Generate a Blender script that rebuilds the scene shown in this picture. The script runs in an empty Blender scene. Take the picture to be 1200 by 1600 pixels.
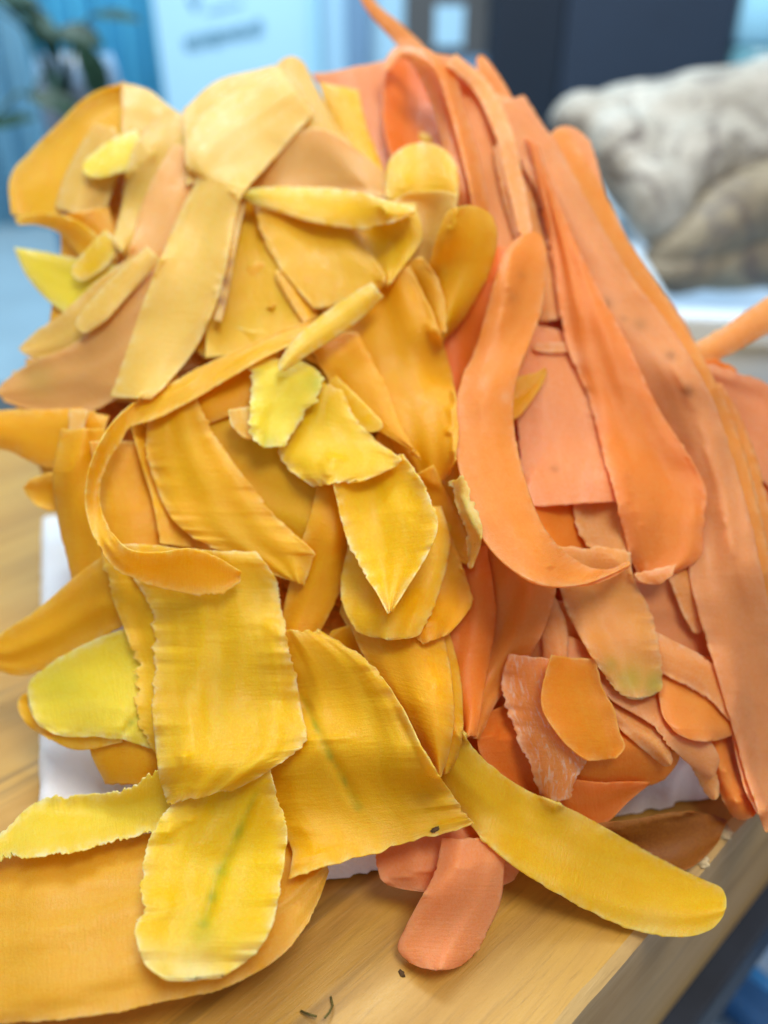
import bpy, bmesh, math, random
import numpy as np
from mathutils import Vector, noise as mnoise

# ------------------------------------------------------------------ camera, world, lamps, exposure
SC = bpy.context.scene
CAM_H, PITCH, FPX = 0.16, math.radians(32.0), 1232.0
CX, CY = 600.0, 800.0
cam_d = bpy.data.cameras.new('camera')
cam = bpy.data.objects.new('camera', cam_d)
SC.collection.objects.link(cam)
cam.location = (0, 0, CAM_H)
cam.rotation_euler = (math.pi / 2 - PITCH, 0, 0)
cam_d.sensor_fit = 'VERTICAL'
cam_d.sensor_height = 36.0
cam_d.sensor_width = 27.0
cam_d.lens = 36.0 * FPX / 1600.0
cam_d.clip_start = 0.01
cam_d.clip_end = 20.0
cam_d.dof.use_dof = True
cam_d.dof.focus_distance = 0.158
cam_d.dof.aperture_fstop = 6.2
SC.camera = cam

w = bpy.data.worlds.new("World")
SC.world = w
w.use_nodes = True
bg = w.node_tree.nodes['Background']
bg.inputs[0].default_value = (0.88, 0.92, 1.0, 1)
bg.inputs[1].default_value = 0.50

def area(name, loc, target, size, power, col):
    ld = bpy.data.lights.new(name, 'AREA')
    ld.shape = 'DISK'
    ld.size = size
    ld.energy = power
    ld.color = col
    o = bpy.data.objects.new(name, ld)
    SC.collection.objects.link(o)
    o.location = loc
    d = Vector(target) - Vector(loc)
    o.rotation_euler = d.to_track_quat('-Z', 'Y').to_euler()
    return o

area('ceiling_lamp', (0.20, -0.06, 0.85), (0.0, 0.16, 0.04), 0.34, 5.4, (1.0, 0.94, 0.85))
area('ceiling_panel', (-0.15, 0.45, 1.0), (0.0, 0.2, 0.05), 0.7, 3.4, (0.95, 0.97, 1.0))
area('wall_fill', (-0.2, 0.75, 1.0), (-0.1, 1.4, 0.0), 0.6, 16.0, (0.80, 0.93, 1.0))  # added fill light that brightens the back wall, not a lamp of the room

SC.view_settings.view_transform = 'Standard'
SC.view_settings.look = 'None'
SC.view_settings.exposure = 0.06
SC.view_settings.gamma = 1.0
SC.render.engine = 'CYCLES'
SC.cycles.use_denoising = True
SC.cycles.max_bounces = 7
SC.cycles.diffuse_bounces = 4
SC.cycles.transmission_bounces = 6
SC.cycles.caustics_reflective = False
SC.cycles.caustics_refractive = False
SC.cycles.sample_clamp_indirect = 4.0

# ------------------------------------------------------------------ geometry of the view
SP, CP = math.sin(PITCH), math.cos(PITCH)

def ray(px, py):
    u = (np.asarray(px, float) - CX) / FPX
    v = -(np.asarray(py, float) - CY) / FPX
    return u, CP + SP * v, -SP + CP * v          # forward depth 1

def unproj(px, py, d):
    x, y, z = ray(px, py)
    d = np.asarray(d, float)
    return np.stack([x * d, y * d, CAM_H + z * d], -1)

def at(px, py, d):
    return Vector([float(c) for c in unproj(px, py, d)])

def on_plane(px, py, z0=0.0):
    x, y, z = ray(px, py)
    d = (z0 - CAM_H) / z
    return Vector((float(x * d), float(y * d), z0))

MY = np.array([-200, 60, 100, 200, 300, 400, 500, 600, 700, 800, 900, 1000, 1100, 1200, 1300, 1400, 1500, 1900.])
MD = np.array([.262, .252, .247, .236, .226, .217, .209, .201, .194, .187, .182, .179, .178, .179, .181, .185, .188, .190])

def depth0(px, py):
    """how far the bare heap (or the board in front of it) is behind each picture point"""
    px = np.asarray(px, float); py = np.asarray(py, float)
    m = np.interp(py, MY, MD)
    m = m + 0.016 * np.abs((px - 600) / 600) ** 2.6
    valley = 560 + (py - 100) * 0.18
    m = m + 0.004 * np.exp(-((px - valley - 60) / 55.0) ** 2)
    _, _, rz = ray(px, py)
    pl = np.where(rz < -0.12, -(CAM_H - 0.0006) / np.minimum(rz, -0.12), 9.0)
    k = 0.006
    h = np.clip(0.5 + 0.5 * (pl - m) / k, 0, 1)
    return pl * (1 - h) + m * h - k * h * (1 - h)

# lift buffer: how much has been heaped up so far (metres towards the camera)
BX0, BY0, BS = -260, -160, 4
BW, BH = 430, 500
LIFT = np.zeros((BH, BW))

def buf_get(px, py):
    fx = np.clip((px - BX0) / BS, 0, BW - 1.001); fy = np.clip((py - BY0) / BS, 0, BH - 1.001)
    ix = fx.astype(int); iy = fy.astype(int); ax = fx - ix; ay = fy - iy
    return ((LIFT[iy, ix] * (1 - ax) + LIFT[iy, ix + 1] * ax) * (1 - ay)
            + (LIFT[iy + 1, ix] * (1 - ax) + LIFT[iy + 1, ix + 1] * ax) * ay)

def buf_put(px, py, val):
    ix = np.clip(((px - BX0) / BS + .5).astype(int), 0, BW - 1)
    iy = np.clip(((py - BY0) / BS + .5).astype(int), 0, BH - 1)
    np.maximum.at(LIFT, (iy.ravel(), ix.ravel()), val.ravel())

def catmull(P, n):
    P = np.asarray(P, float)
    if len(P) == 2:
        t = np.linspace(0, 1, n)[:, None]
        return P[0] * (1 - t) + P[1] * t
    c = (P[:, 0:2] + P[:, 2:4]) / 2
    seg = np.linalg.norm(np.diff(c, axis=0), axis=1) + np.linalg.norm(np.diff((P[:, 0:2]), axis=0), axis=1) * .25 + 1e-3
    kn = np.concatenate([[0], np.cumsum(np.sqrt(seg * seg.mean()))])
    t = np.linspace(0, kn[-1], n)
    # cubic hermite with finite-difference tangents on non-uniform knots
    m = np.zeros_like(P)
    d = np.diff(P, axis=0) / np.diff(kn)[:, None]
    m[0] = d[0]; m[-1] = d[-1]
    h = np.diff(kn)
    for i in range(1, len(P) - 1):
        m[i] = (d[i - 1] * h[i] + d[i] * h[i - 1]) / (h[i] + h[i - 1])
    idx = np.clip(np.searchsorted(kn, t, side='right') - 1, 0, len(P) - 2)
    hh = h[idx][:, None]; s = ((t - kn[idx])[:, None]) / hh
    return ((2 * s**3 - 3 * s**2 + 1) * P[idx] + (s**3 - 2 * s**2 + s) * hh * m[idx]
            + (-2 * s**3 + 3 * s**2) * P[idx + 1] + (s**3 - s**2) * hh * m[idx + 1])

def n1(x, seed):
    """smooth 1-D value noise, -1..1"""
    x = np.asarray(x, float) + 1000.0
    i = np.floor(x).astype(int); f = x - i; f = f * f * (3 - 2 * f)
    def hsh(k):
        v = np.sin(k * 127.1 + seed * 311.7) * 43758.5453
        return 2 * (v - np.floor(v)) - 1
    return hsh(i) * (1 - f) + hsh(i + 1) * f

def smooth2(L, ks, kv):
    A = L.copy()
    A[1:-1] = L[1:-1] * (1 - ks) + ks * .5 * (L[:-2] + L[2:])
    A[0] = L[0] * (1 - ks) + ks * L[1]; A[-1] = L[-1] * (1 - ks) + ks * L[-2]
    C = A.copy()
    C[:, 1:-1] = A[:, 1:-1] * (1 - kv) + kv * .5 * (A[:, :-2] + A[:, 2:])
    C[:, 0] = A[:, 0] * (1 - kv) + kv * A[:, 1]; C[:, -1] = A[:, -1] * (1 - kv) + kv * A[:, -2]
    return C

def bilerp(G, s, v):
    ns, nv = G.shape
    fs = np.clip(s, 0, 1) * (ns - 1); fv = (np.clip(v, -1, 1) * .5 + .5) * (nv - 1)
    i = np.minimum(fs.astype(int), ns - 2); j = np.minimum(fv.astype(int), nv - 2)
    a = fs - i; b = fv - j
    return ((G[i, j] * (1 - b) + G[i, j + 1] * b) * (1 - a) + (G[i + 1, j] * (1 - b) + G[i + 1, j + 1] * b) * a)

def to_lr(st):
    """stations given as (centre x, y, width[, lift]) or as both edges (lx, ly, rx, ry[, lift l, lift r])"""
    if len(st[0]) == 6 or (len(st[0]) == 4 and max(s[3] if len(s) > 3 else 0 for s in st) > 12):
        out = []
        for s in st:
            out.append(list(s[:4]) + (list(s[4:6]) if len(s) == 6 else [0, 0]))
        return np.array(out, float)
    C = np.array([s[:3] for s in st], float)
    dz = [s[3] if len(s) > 3 else 0 for s in st]
    T = np.gradient(C[:, :2], axis=0)
    T /= np.linalg.norm(T, axis=1)[:, None] + 1e-9
    N = np.stack([T[:, 1], -T[:, 0]], 1)
    L = C[:, :2] + N * C[:, 2:3] / 2; R = C[:, :2] - N * C[:, 2:3] / 2
    return np.concatenate([L, R, np.array(dz, float)[:, None], np.array(dz, float)[:, None]], 1)

def grid_xy(P, nf, vv, cap0, cap1, rag, seed, fine=True):
    """(ns, nv) picture positions of a peel; P spline of stations"""
    S = catmull(P, nf)
    Lp, Rp = S[:, 0:2], S[:, 2:4]
    c = (Lp + Rp) / 2; hw = (Rp - Lp) / 2
    T = np.gradient(c, axis=0); T /= np.linalg.norm(T, axis=1)[:, None] + 1e-9
    ds = np.linalg.norm(np.diff(c, axis=0), axis=1)
    arc = np.concatenate([[0], np.cumsum(ds)])
    W = np.linalg.norm(hw, axis=1)
    X = c[:, None, :] + hw[:, None, :] * vv[None, :, None]
    Hn = hw / (W[:, None] + 1e-6)
    VV = np.repeat(vv[None, :], nf, 0).astype(float); SS = np.repeat(np.linspace(0, 1, nf)[:, None], len(vv), 1)
    # rounded or pointed ends: pull the end line back near its corners
    for cap, end in ((cap0, 0), (cap1, 1)):
        if cap == 'sq' or cap is None:
            continue
        kind, k = (cap, 1.0) if isinstance(cap, str) else cap
        wend = W[0] if end == 0 else W[-1]
        ln = wend * k
        dist = arc if end == 0 else arc[-1] - arc
        s = np.clip(dist / max(ln, 1e-3), 0, 1)
        f = np.sqrt(np.clip(1 - (1 - s) ** 2, 0, 1)) if kind == 'rd' else s ** 0.8
        f = np.maximum(f, 0.02)
        X = c[:, None, :] + (X - c[:, None, :]) * f[:, None, None]
        W = W * f
        VV = VV * f[:, None]
    if fine and rag > 0:
        for j, sd in ((0, 1.0), (1, 2.0)):
            nn = (n1(arc / 3.1, seed + sd) * .75 + n1(arc / 7.0, seed + sd + 3) * .55 + n1(arc / 19.0, seed + sd + 7) * .9)
            nn = nn * (0.15 + 1.25 * np.clip(n1(arc / 42.0, seed + sd + 11) * .9 + .45, 0, 1.2))
            amp = rag * nn * np.clip(W / 12.0, 0, 1)
            wgt = np.clip((-vv if j == 0 else vv), 0, 1) ** 4
            X = X + (Hn * amp[:, None])[:, None, :] * wgt[None, :, None] * (-1 if j == 0 else 1)
            VV = VV + (amp / np.maximum(np.linalg.norm(hw, axis=1), 4))[:, None] * wgt[None, :] * (-1 if j == 0 else 1)
        yv = vv * (W[-1] if W[-1] > 4 else W.max())
        for end, sd in ((0, 21.), (1, 22.)):
            nn = n1(yv / 3.6, seed + sd) * .7 + n1(yv / 8.0, seed + sd + 3) * .6 + n1(yv / 24.0, seed + sd + 5) * 1.5
            ws = np.clip(1 - (arc if end == 0 else arc[-1] - arc) / 16.0, 0, 1)
            t = T[0] if end == 0 else T[-1]
            cp = cap0 if end == 0 else cap1
            if cp != 'sq' and cp is not None:
                kk = 1.0 if isinstance(cp, str) else cp[1]
                ws = ws * (0.0 if kk > .6 else .6)
            X = X + (ws[:, None] * (rag * nn)[None, :])[:, :, None] * t[None, None, :]
            SS = SS + (ws[:, None] * (rag * nn)[None, :]) / max(arc[-1], 1)
    return X, arc, W, S, VV, SS

MATS = {}

def seg_dist(X, a, b):
    a = np.array(a, float); b = np.array(b, float); d = b - a
    t = np.clip(((X - a) @ d) / (d @ d + 1e-9), 0, 1)
    return np.linalg.norm(X - (a + t[..., None] * d), axis=-1), t

COUNT = [0]
def peel(st, mat, label=None, group=None, name='carrot_peeling', cap0='sq', cap1='sq', rag=1.6, arch=0.0, wave=0.5,
         stiff=22, th=0.8, gap=0.6, marks=(), lo=False, parent_only=False):
    COUNT[0] += 1
    seed = COUNT[0] * 1.37
    P = to_lr(st)
    if P[:, 1].mean() < 560: rag *= .6
    c = (P[:, :2] + P[:, 2:4]) / 2
    length = np.linalg.norm(np.diff(c, axis=0), axis=1).sum() + 1
    width = np.linalg.norm(P[:, :2] - P[:, 2:4], axis=1).max()
    # --- coarse grid: lay the peel on what lies below it
    ns = int(np.clip(length / 8, 8, 120)); nv = 11 if width < 70 else 17
    vc = np.linspace(-1, 1, nv)
    X, arc, W, S, _v, _s = grid_xy(P, ns, vc, 'sq', 'sq', 0, seed, False)
    need = buf_get(X[..., 0], X[..., 1])
    for ox, oy in ((7, 0), (-7, 0), (0, 7), (0, -7)):
        need = np.maximum(need, buf_get(X[..., 0] + ox, X[..., 1] + oy))
    need = need + gap * 1e-3
    dzL, dzR = S[:, 4] * 1e-3, S[:, 5] * 1e-3
    dz = dzL[:, None] * (1 - vc[None]) / 2 + dzR[:, None] * (1 + vc[None]) / 2
    L = need.copy()
    for it in range(stiff):
        L = np.maximum(need, smooth2(L, .85, .85))
    for it in range(4):
        L = smooth2(L, .6, .6)
    L = np.maximum(L, need - .0004)
    sarc = arc / max(arc[-1], 1)
    wv = 1.3 * wave * 1e-3 * (n1(arc / 70.0, seed + 31)[:, None] * .8 + n1(arc / 55.0, seed + 33)[:, None] * vc[None] * .9
                        + n1(arc / 26.0, seed + 35)[:, None] * (vc[None] ** 2) * .5
                        + n1(vc[None] * (1.0 + width / 90.0) + arc[:, None] / 160.0 + 5, seed + 37) * min(width / 120.0, 1.3) * .9 + .7)
    ar = 1.1 * arch * 1e-3 * ((1 - vc[None] ** 2) if arch > 0 else (-(vc[None] ** 2))) * np.ones((ns, 1))
    if rag >= 1.8:                   # frilled rims
        wv = wv + .0009 * (np.abs(vc[None]) ** 3) * (n1(arc / 11.0, seed + 41)[:, None] * (vc[None] > 0) + n1(arc / 13.0, seed + 43)[:, None] * (vc[None] < 0))
    G = L + dz + wv + ar
    k_ = .0003
    G = need + k_ * np.logaddexp(0, (G - need) / k_)
    # --- fine mesh
    step = 9.0 if lo else (2.0 if rag >= 1.8 else 3.0)
    nf = int(np.clip(length / step, 12, 300)); nw = int(np.clip(width / (12.0 if lo else 4.6), 8, 52))
    if nw % 2: nw += 1
    q = np.linspace(-1, 1, nw + 1)
    vv = np.sin(q * math.pi / 2) * .55 + q * .45
    X, arc, W, S, VV, SS = grid_xy(P, nf, vv, cap0, cap1, rag, seed, True)
    # param position matches the coarse spline
    lift = bilerp(G, SS, VV)
    for mk in marks:                 # a vein is a shallow crease too
        if mk[0] == 'streak':
            dd, _t = seg_dist(X, mk[1], mk[2]); lift = lift - .0009 * np.exp(-(dd / 8.0) ** 2) * np.clip(np.minimum(_t, 1 - _t) * 4 + .25, 0, 1)
    dep = depth0(X[..., 0], X[..., 1]) - lift
    V = unproj(X[..., 0], X[..., 1], dep)
    du = np.gradient(V, axis=0); dv = np.gradient(V, axis=1)
    N = np.cross(du, dv); N /= np.linalg.norm(N, axis=-1, keepdims=True) + 1e-12
    tocam = np.array([0, 0, CAM_H]) - V
    sg = np.sign((N * tocam).sum(-1).mean()) or 1.0
    flip = sg < 0
    N = N * sg
    # steady the normals at thin places
    if cap1 != 'sq': N[-3:] = N[-4]
    if cap0 != 'sq': N[:3] = N[3]
    edge_u = np.minimum(arc, arc[-1] - arc)
    ev = (1 - np.abs(vv))[None] * W[:, None]
    dist = np.minimum(ev, edge_u[:, None])
    taper = .30 + .70 * np.clip(dist / 9.0, 0, 1) ** .6
    thick = th * 1e-3 * taper
    B = V - N * thick[..., None]
    # register in the lift buffer (dense)
    lf = lift
    for a in (0, .5):
        for b in (0, .5):
            if a == 0 and b == 0:
                buf_put(X[..., 0], X[..., 1], lf)
            else:
                i = slice(0, nf - 1); j = slice(0, nw)
                Xa = X[:-1, :-1] * (1 - a) * (1 - b) + X[1:, :-1] * a * (1 - b) + X[:-1, 1:] * (1 - a) * b + X[1:, 1:] * a * b
                la = lf[:-1, :-1] * (1 - a) * (1 - b) + lf[1:, :-1] * a * (1 - b) + lf[:-1, 1:] * (1 - a) * b + lf[1:, 1:] * a * b
                buf_put(Xa[..., 0], Xa[..., 1], la)
    n0, n1_ = nf, nw + 1
    top = V.reshape(-1, 3); bot = B.reshape(-1, 3)
    verts = np.concatenate([top, bot])
    I = np.arange(n0 * n1_).reshape(n0, n1_)
    a, b_, c_, d_ = I[:-1, :-1].ravel(), I[1:, :-1].ravel(), I[1:, 1:].ravel(), I[:-1, 1:].ravel()
    M = n0 * n1_
    ft = np.stack([a, b_, c_, d_], 1); fb = np.stack([a, d_, c_, b_], 1) + M
    ring = np.concatenate([I[:, 0], I[-1, 1:], I[::-1, -1][1:], I[0, ::-1][1:-1]])
    r2 = np.roll(ring, -1)
    fs = np.stack([ring, ring + M, r2 + M, r2], 1)
    F = np.concatenate([ft, fb, fs])
    if flip: F = F[:, ::-1]
    me = bpy.data.meshes.new(name)
    me.vertices.add(len(verts)); me.vertices.foreach_set('co', verts.astype(np.float32).ravel())
    me.loops.add(F.size); me.loops.foreach_set('vertex_index', F.astype(np.int32).ravel())
    me.polygons.add(len(F))
    me.polygons.foreach_set('loop_start', np.arange(0, F.size, 4, dtype=np.int32))
    me.polygons.foreach_set('loop_total', np.full(len(F), 4, dtype=np.int32))
    me.polygons.foreach_set('use_smooth', np.ones(len(F), dtype=bool))
    me.update(calc_edges=True)
    # attributes: st in mm along / across, edge nearness, marks
    mm = dep.mean() / FPX * 1000
    st3 = np.stack([np.repeat((arc * mm)[:, None], n1_, 1), vv[None] * W[:, None] * mm, np.full((n0, n1_), COUNT[0] * 7.3)], -1).reshape(-1, 3)
    st3 = np.concatenate([st3, st3])
    at_ = me.attributes.new('st', 'FLOAT_VECTOR', 'POINT'); at_.data.foreach_set('vector', st3.astype(np.float32).ravel())
    e = np.exp(-dist / 8.5).ravel(); e = np.concatenate([e, e])
    at_ = me.attributes.new('rim', 'FLOAT', 'POINT'); at_.data.foreach_set('value', e.astype(np.float32))
    g = np.zeros((n0, n1_)); br = np.zeros((n0, n1_)); pl = np.zeros((n0, n1_))
    for mk in marks:
        if mk[0] == 'streak':          # green vein
            dd, t = seg_dist(X, mk[1], mk[2]); g = np.maximum(g, np.exp(-(dd / (mk[3] * (.5 + .9 * t))) ** 2) * mk[4] * (.45 + .55 * t) * (.75 + .5 * n1(t * 6, 3)))
        elif mk[0] == 'green':
            dd = np.linalg.norm(X - np.array(mk[1], float), axis=-1); g = np.maximum(g, np.exp(-(dd / mk[2]) ** 2) * mk[3])
        elif mk[0] == 'spot':
            dd = np.linalg.norm(X - np.array(mk[1], float), axis=-1); br = np.maximum(br, np.exp(-(dd / mk[2]) ** 2) * mk[3])
        elif mk[0] == 'pale':
            dd = np.linalg.norm(X - np.array(mk[1], float), axis=-1); pl = np.maximum(pl, np.exp(-(dd / mk[2]) ** 2) * mk[3])
    mkv = np.stack([g, br, pl], -1).reshape(-1, 3); mkv = np.concatenate([mkv, mkv])
    at_ = me.attributes.new('mark', 'FLOAT_VECTOR', 'POINT'); at_.data.foreach_set('vector', mkv.astype(np.float32).ravel())
    me.materials.append(MATS[mat])
    o = bpy.data.objects.new(name, me)
    SC.collection.objects.link(o)
    if label:
        o['label'] = label; o['category'] = 'carrot peel'
        o['group'] = group
    return o

# ------------------------------------------------------------------ materials
def newmat(name):
    m = bpy.data.materials.new(name); m.use_nodes = True
    nt = m.node_tree; nt.nodes.clear()
    return m, nt
def N_(nt, t, **kw):
    n = nt.nodes.new(t)
    for k, v in kw.items(): setattr(n, k, v)
    return n
def lk(nt, a, b): nt.links.new(a, b)
def mixc(nt, fac, a, b, mode='MIX'):
    n = N_(nt, 'ShaderNodeMix', data_type='RGBA', blend_type=mode)
    for s, v in ((0, fac), (6, a), (7, b)):
        if hasattr(v, 'is_output') or isinstance(v, bpy.types.NodeSocket): lk(nt, v, n.inputs[s])
        elif s == 0: n.inputs[0].default_value = v
        else: n.inputs[s].default_value = (*v, 1) if len(v) == 3 else v
    return n.outputs[2]
def math_(nt, op, a, b=None, c=None):
    n = N_(nt, 'ShaderNodeMath', operation=op)
    for s, v in ((0, a), (1, b), (2, c)):
        if v is None: continue
        if isinstance(v, bpy.types.NodeSocket): lk(nt, v, n.inputs[s])
        else: n.inputs[s].default_value = v
    return n.outputs[0]
def noise_(nt, vec, scale, detail=3, rough=.5, dist=0, mapscale=None):
    if mapscale:
        mp = N_(nt, 'ShaderNodeMapping'); lk(nt, vec, mp.inputs[0]); mp.inputs['Scale'].default_value = mapscale; vec = mp.outputs[0]
    n = N_(nt, 'ShaderNodeTexNoise'); lk(nt, vec, n.inputs['Vector'])
    n.inputs['Scale'].default_value = scale; n.inputs['Detail'].default_value = detail
    n.inputs['Roughness'].default_value = rough; n.inputs['Distortion'].default_value = dist
    return n.outputs[0]
def ramp(nt, fac, stops):
    n = N_(nt, 'ShaderNodeValToRGB'); lk(nt, fac, n.inputs[0])
    el = n.color_ramp.elements
    el[0].position, el[0].color = stops[0][0], (*stops[0][1], 1) if len(stops[0][1]) == 3 else stops[0][1]
    el[1].position, el[1].color = stops[-1][0], (*stops[-1][1], 1)
    for p, c in stops[1:-1]:
        e = el.new(p); e.color = (*c, 1)
    return n.outputs[0]
def mr(nt, v, a, b, c=0., d=1.):
    n = N_(nt, 'ShaderNodeMapRange'); lk(nt, v, n.inputs[0])
    for i, x in enumerate((a, b, c, d)): n.inputs[i + 1].default_value = x
    return n.outputs[0]

def srgb(r, g, b):
    f = lambda c: (c / 255 / 12.92) if c / 255 <= .04045 else ((c / 255 + .055) / 1.055) ** 2.4
    return (f(r), f(g), f(b))

def peel_mat(key, base, deep, pale, rimf=.55, streaky=.35, ridge=1.0, gloss=.36, scrape=0.0, transl=.48):
    m, nt = newmat('peel_' + key)
    st = N_(nt, 'ShaderNodeAttribute', attribute_name='st').outputs['Vector']
    rim = N_(nt, 'ShaderNodeAttribute', attribute_name='rim').outputs['Fac']
    mk = N_(nt, 'ShaderNodeSeparateXYZ'); a = N_(nt, 'ShaderNodeAttribute', attribute_name='mark'); lk(nt, a.outputs['Vector'], mk.inputs[0])
    rnd = N_(nt, 'ShaderNodeObjectInfo').outputs['Random']
    # lengthwise fibres, blotches
    fib = noise_(nt, st, 1.0, 5, .65, .6, (.16, 1.1, 1))
    blo = noise_(nt, st, 1.0, 3, .55, .6, (.16, .22, 1))
    cell = noise_(nt, st, 1.0, 2, .6, 0, (2.6, 2.6, 1))
    c = mixc(nt, mr(nt, fib, .35, .72, 0, streaky * .7), base, deep)
    c = mixc(nt, mr(nt, blo, .42, .72, 0, .55), c, deep)
    lite = tuple(b * .74 + p * .26 for b, p in zip(base, pale))
    c = mixc(nt, mr(nt, cell, .50, .72, 0, .55), c, lite)
    pore = noise_(nt, st, 1.0, 2, .7, 0, (1.7, 2.3, 1))
    c = mixc(nt, mr(nt, pore, .36, .58, .75, 0), c, deep)
    band = noise_(nt, st, 1.0, 3, .6, .4, (.045, .30, 1))
    c = mixc(nt, mr(nt, band, .50, .72, 0, .25), c, lite)
    # wet, frayed, thin rim
    rn = noise_(nt, st, 1.0, 3, .6, 0, (.45, .45, 1))
    rf = math_(nt, 'MULTIPLY', math_(nt, 'POWER', rim, 1.2), mr(nt, rn, .36, .66, .12 * rimf, 1.3 * rimf))
    c = mixc(nt, math_(nt, 'MINIMUM', rf, .9), c, pale)
    if scrape:
        sc = noise_(nt, st, 1.0, 3, .6, .8, (.32, 1.25, 1))
        c = mixc(nt, mr(nt, sc, .52, .66, 0, scrape), c, (0.95, .72, .55))
    c = mixc(nt, math_(nt, 'MULTIPLY', mk.outputs[0], .9), c, (.34, .43, .03))
    sp = noise_(nt, st, 1.0, 2, .6, 0, (2.0, 2.0, 1))
    c = mixc(nt, math_(nt, 'MULTIPLY', mk.outputs[1], mr(nt, sp, .35, .6, .6, 1)), c, (.34, .13, .045))
    c = mixc(nt, mk.outputs[2], c, pale)
    hsv = N_(nt, 'ShaderNodeHueSaturation'); lk(nt, c, hsv.inputs['Color'])
    lk(nt, mr(nt, rnd, 0, 1, .93, 1.05), hsv.inputs['Value'])
    lk(nt, mr(nt, math_(nt, 'FRACT', math_(nt, 'MULTIPLY', rnd, 7.3)), 0, 1, .495, .506), hsv.inputs['Hue'])
    c = hsv.outputs[0]
    # relief: blade chatter across, fibres along, moist grain
    chat = noise_(nt, st, 1.0, 3, .55, .5, (1.7, .26, 1))
    grain = noise_(nt, st, 1.0, 2, .6, 0, (5.5, 4.0, 1))
    h = math_(nt, 'ADD', math_(nt, 'MULTIPLY', chat, .42 * ridge), math_(nt, 'ADD', math_(nt, 'MULTIPLY', grain, .20), math_(nt, 'MULTIPLY', pore, .22)))
    h = math_(nt, 'ADD', h, math_(nt, 'MULTIPLY', fib, .06))
    if scrape: h = math_(nt, 'ADD', h, math_(nt, 'MULTIPLY', noise_(nt, st, 1.0, 3, .6, .8, (.55, 2.2, 1)), .5))
    bp = N_(nt, 'ShaderNodeBump'); lk(nt, h, bp.inputs['Height'])
    bp.inputs['Strength'].default_value = .9; bp.inputs['Distance'].default_value = .00036
    p = N_(nt, 'ShaderNodeBsdfPrincipled')
    lk(nt, c, p.inputs['Base Color']); lk(nt, bp.outputs[0], p.inputs['Normal'])
    damp = noise_(nt, st, 1.0, 2, .5, .4, (.22, .30, 1))
    lk(nt, math_(nt, 'ADD', mr(nt, grain, .3, .75, .12, -.06), mr(nt, damp, .38, .62, gloss + .12, gloss - .12)), p.inputs['Roughness'])
    p.inputs['Specular IOR Level'].default_value = .36
    p.inputs['Subsurface Weight'].default_value = .5
    p.inputs['Subsurface Radius'].default_value = (1.0, .55, .14)
    p.inputs['Subsurface Scale'].default_value = .0021
    tr = N_(nt, 'ShaderNodeBsdfTranslucent')
    sat = N_(nt, 'ShaderNodeHueSaturation'); lk(nt, c, sat.inputs['Color']); sat.inputs['Saturation'].default_value = 1.15
    lk(nt, sat.outputs[0], tr.inputs[0])
    mx = N_(nt, 'ShaderNodeMixShader'); mx.inputs[0].default_value = transl
    lk(nt, p.outputs[0], mx.inputs[1]); lk(nt, tr.outputs[0], mx.inputs[2])
    out = N_(nt, 'ShaderNodeOutputMaterial'); lk(nt, mx.outputs[0], out.inputs[0])
    MATS[key] = m
    return m

#        key   base                     deep                    pale
peel_mat('yb', (.93, .68, .012), (.93, .58, .005), (.95, .87, .50), rimf=.85)
peel_mat('ym', (.93, .61, .010), (.92, .51, .004), (.94, .79, .30), rimf=.75)
peel_mat('yd', (.92, .53, .006), (.91, .43, .003), (.93, .72, .22), rimf=.5)
peel_mat('yo', (.93, .54, .010), (.92, .44, .005), (.94, .74, .28), rimf=.6)
peel_mat('yt', (.88, .62, .15), (.87, .55, .09), (.91, .76, .42), rimf=.7)
peel_mat('yp', (.90, .57, .18), (.89, .50, .12), (.93, .72, .38))
peel_mat('yg', (.92, .76, .07), (.91, .69, .025), (.92, .87, .50), rimf=.95)
peel_mat('ya', (.90, .58, .055), (.88, .50, .030), (.90, .70, .30), rimf=.6)
peel_mat('om', (.90, .37, .070), (.89, .30, .035), (.94, .60, .32), rimf=.55)
peel_mat('op', (.91, .43, .18), (.90, .36, .11), (.94, .60, .36), rimf=.45)
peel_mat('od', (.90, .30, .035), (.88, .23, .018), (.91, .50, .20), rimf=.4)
peel_mat('ol', (.92, .47, .15), (.91, .37, .06), (.95, .70, .44), rimf=.65)
peel_mat('oy', (.93, .39, .020), (.92, .31, .010), (.95, .60, .22), rimf=.6)
peel_mat('shade_brown', (.50, .19, .03), (.36, .12, .02), (.6, .3, .1), rimf=.3)  # dark brown with the towel's shade put into its colour
peel_mat('ow', (.92, .40, .11), (.91, .33, .07), (.96, .78, .60), rimf=.6, scrape=.8, gloss=.24)

def simple_mat(key, col, rough=.5, spec=.4, var=.12, scale=8, bump=0.0, bscale=200, metal=0, sss=0):
    m, nt = newmat(key)
    tc = N_(nt, 'ShaderNodeTexCoord').outputs['Object']
    n = noise_(nt, tc, scale, 4, .6)
    c = mixc(nt, mr(nt, n, .3, .7, 0, 1), tuple(min(1, x * (1 - var)) for x in col), tuple(min(1, x * (1 + var)) for x in col))
    p = N_(nt, 'ShaderNodeBsdfPrincipled'); lk(nt, c, p.inputs['Base Color'])
    p.inputs['Roughness'].default_value = rough; p.inputs['Specular IOR Level'].default_value = spec
    p.inputs['Metallic'].default_value = metal
    if sss:
        p.inputs['Subsurface Weight'].default_value = sss; p.inputs['Subsurface Radius'].default_value = (1, .8, .6); p.inputs['Subsurface Scale'].default_value = .003
    if bump:
        b = N_(nt, 'ShaderNodeBump'); lk(nt, noise_(nt, tc, bscale, 4, .65), b.inputs['Height'])
        b.inputs['Strength'].default_value = 1; b.inputs['Distance'].default_value = bump; lk(nt, b.outputs[0], p.inputs['Normal'])
    o = N_(nt, 'ShaderNodeOutputMaterial'); lk(nt, p.outputs[0], o.inputs[0])
    MATS[key] = m
    return m

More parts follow.
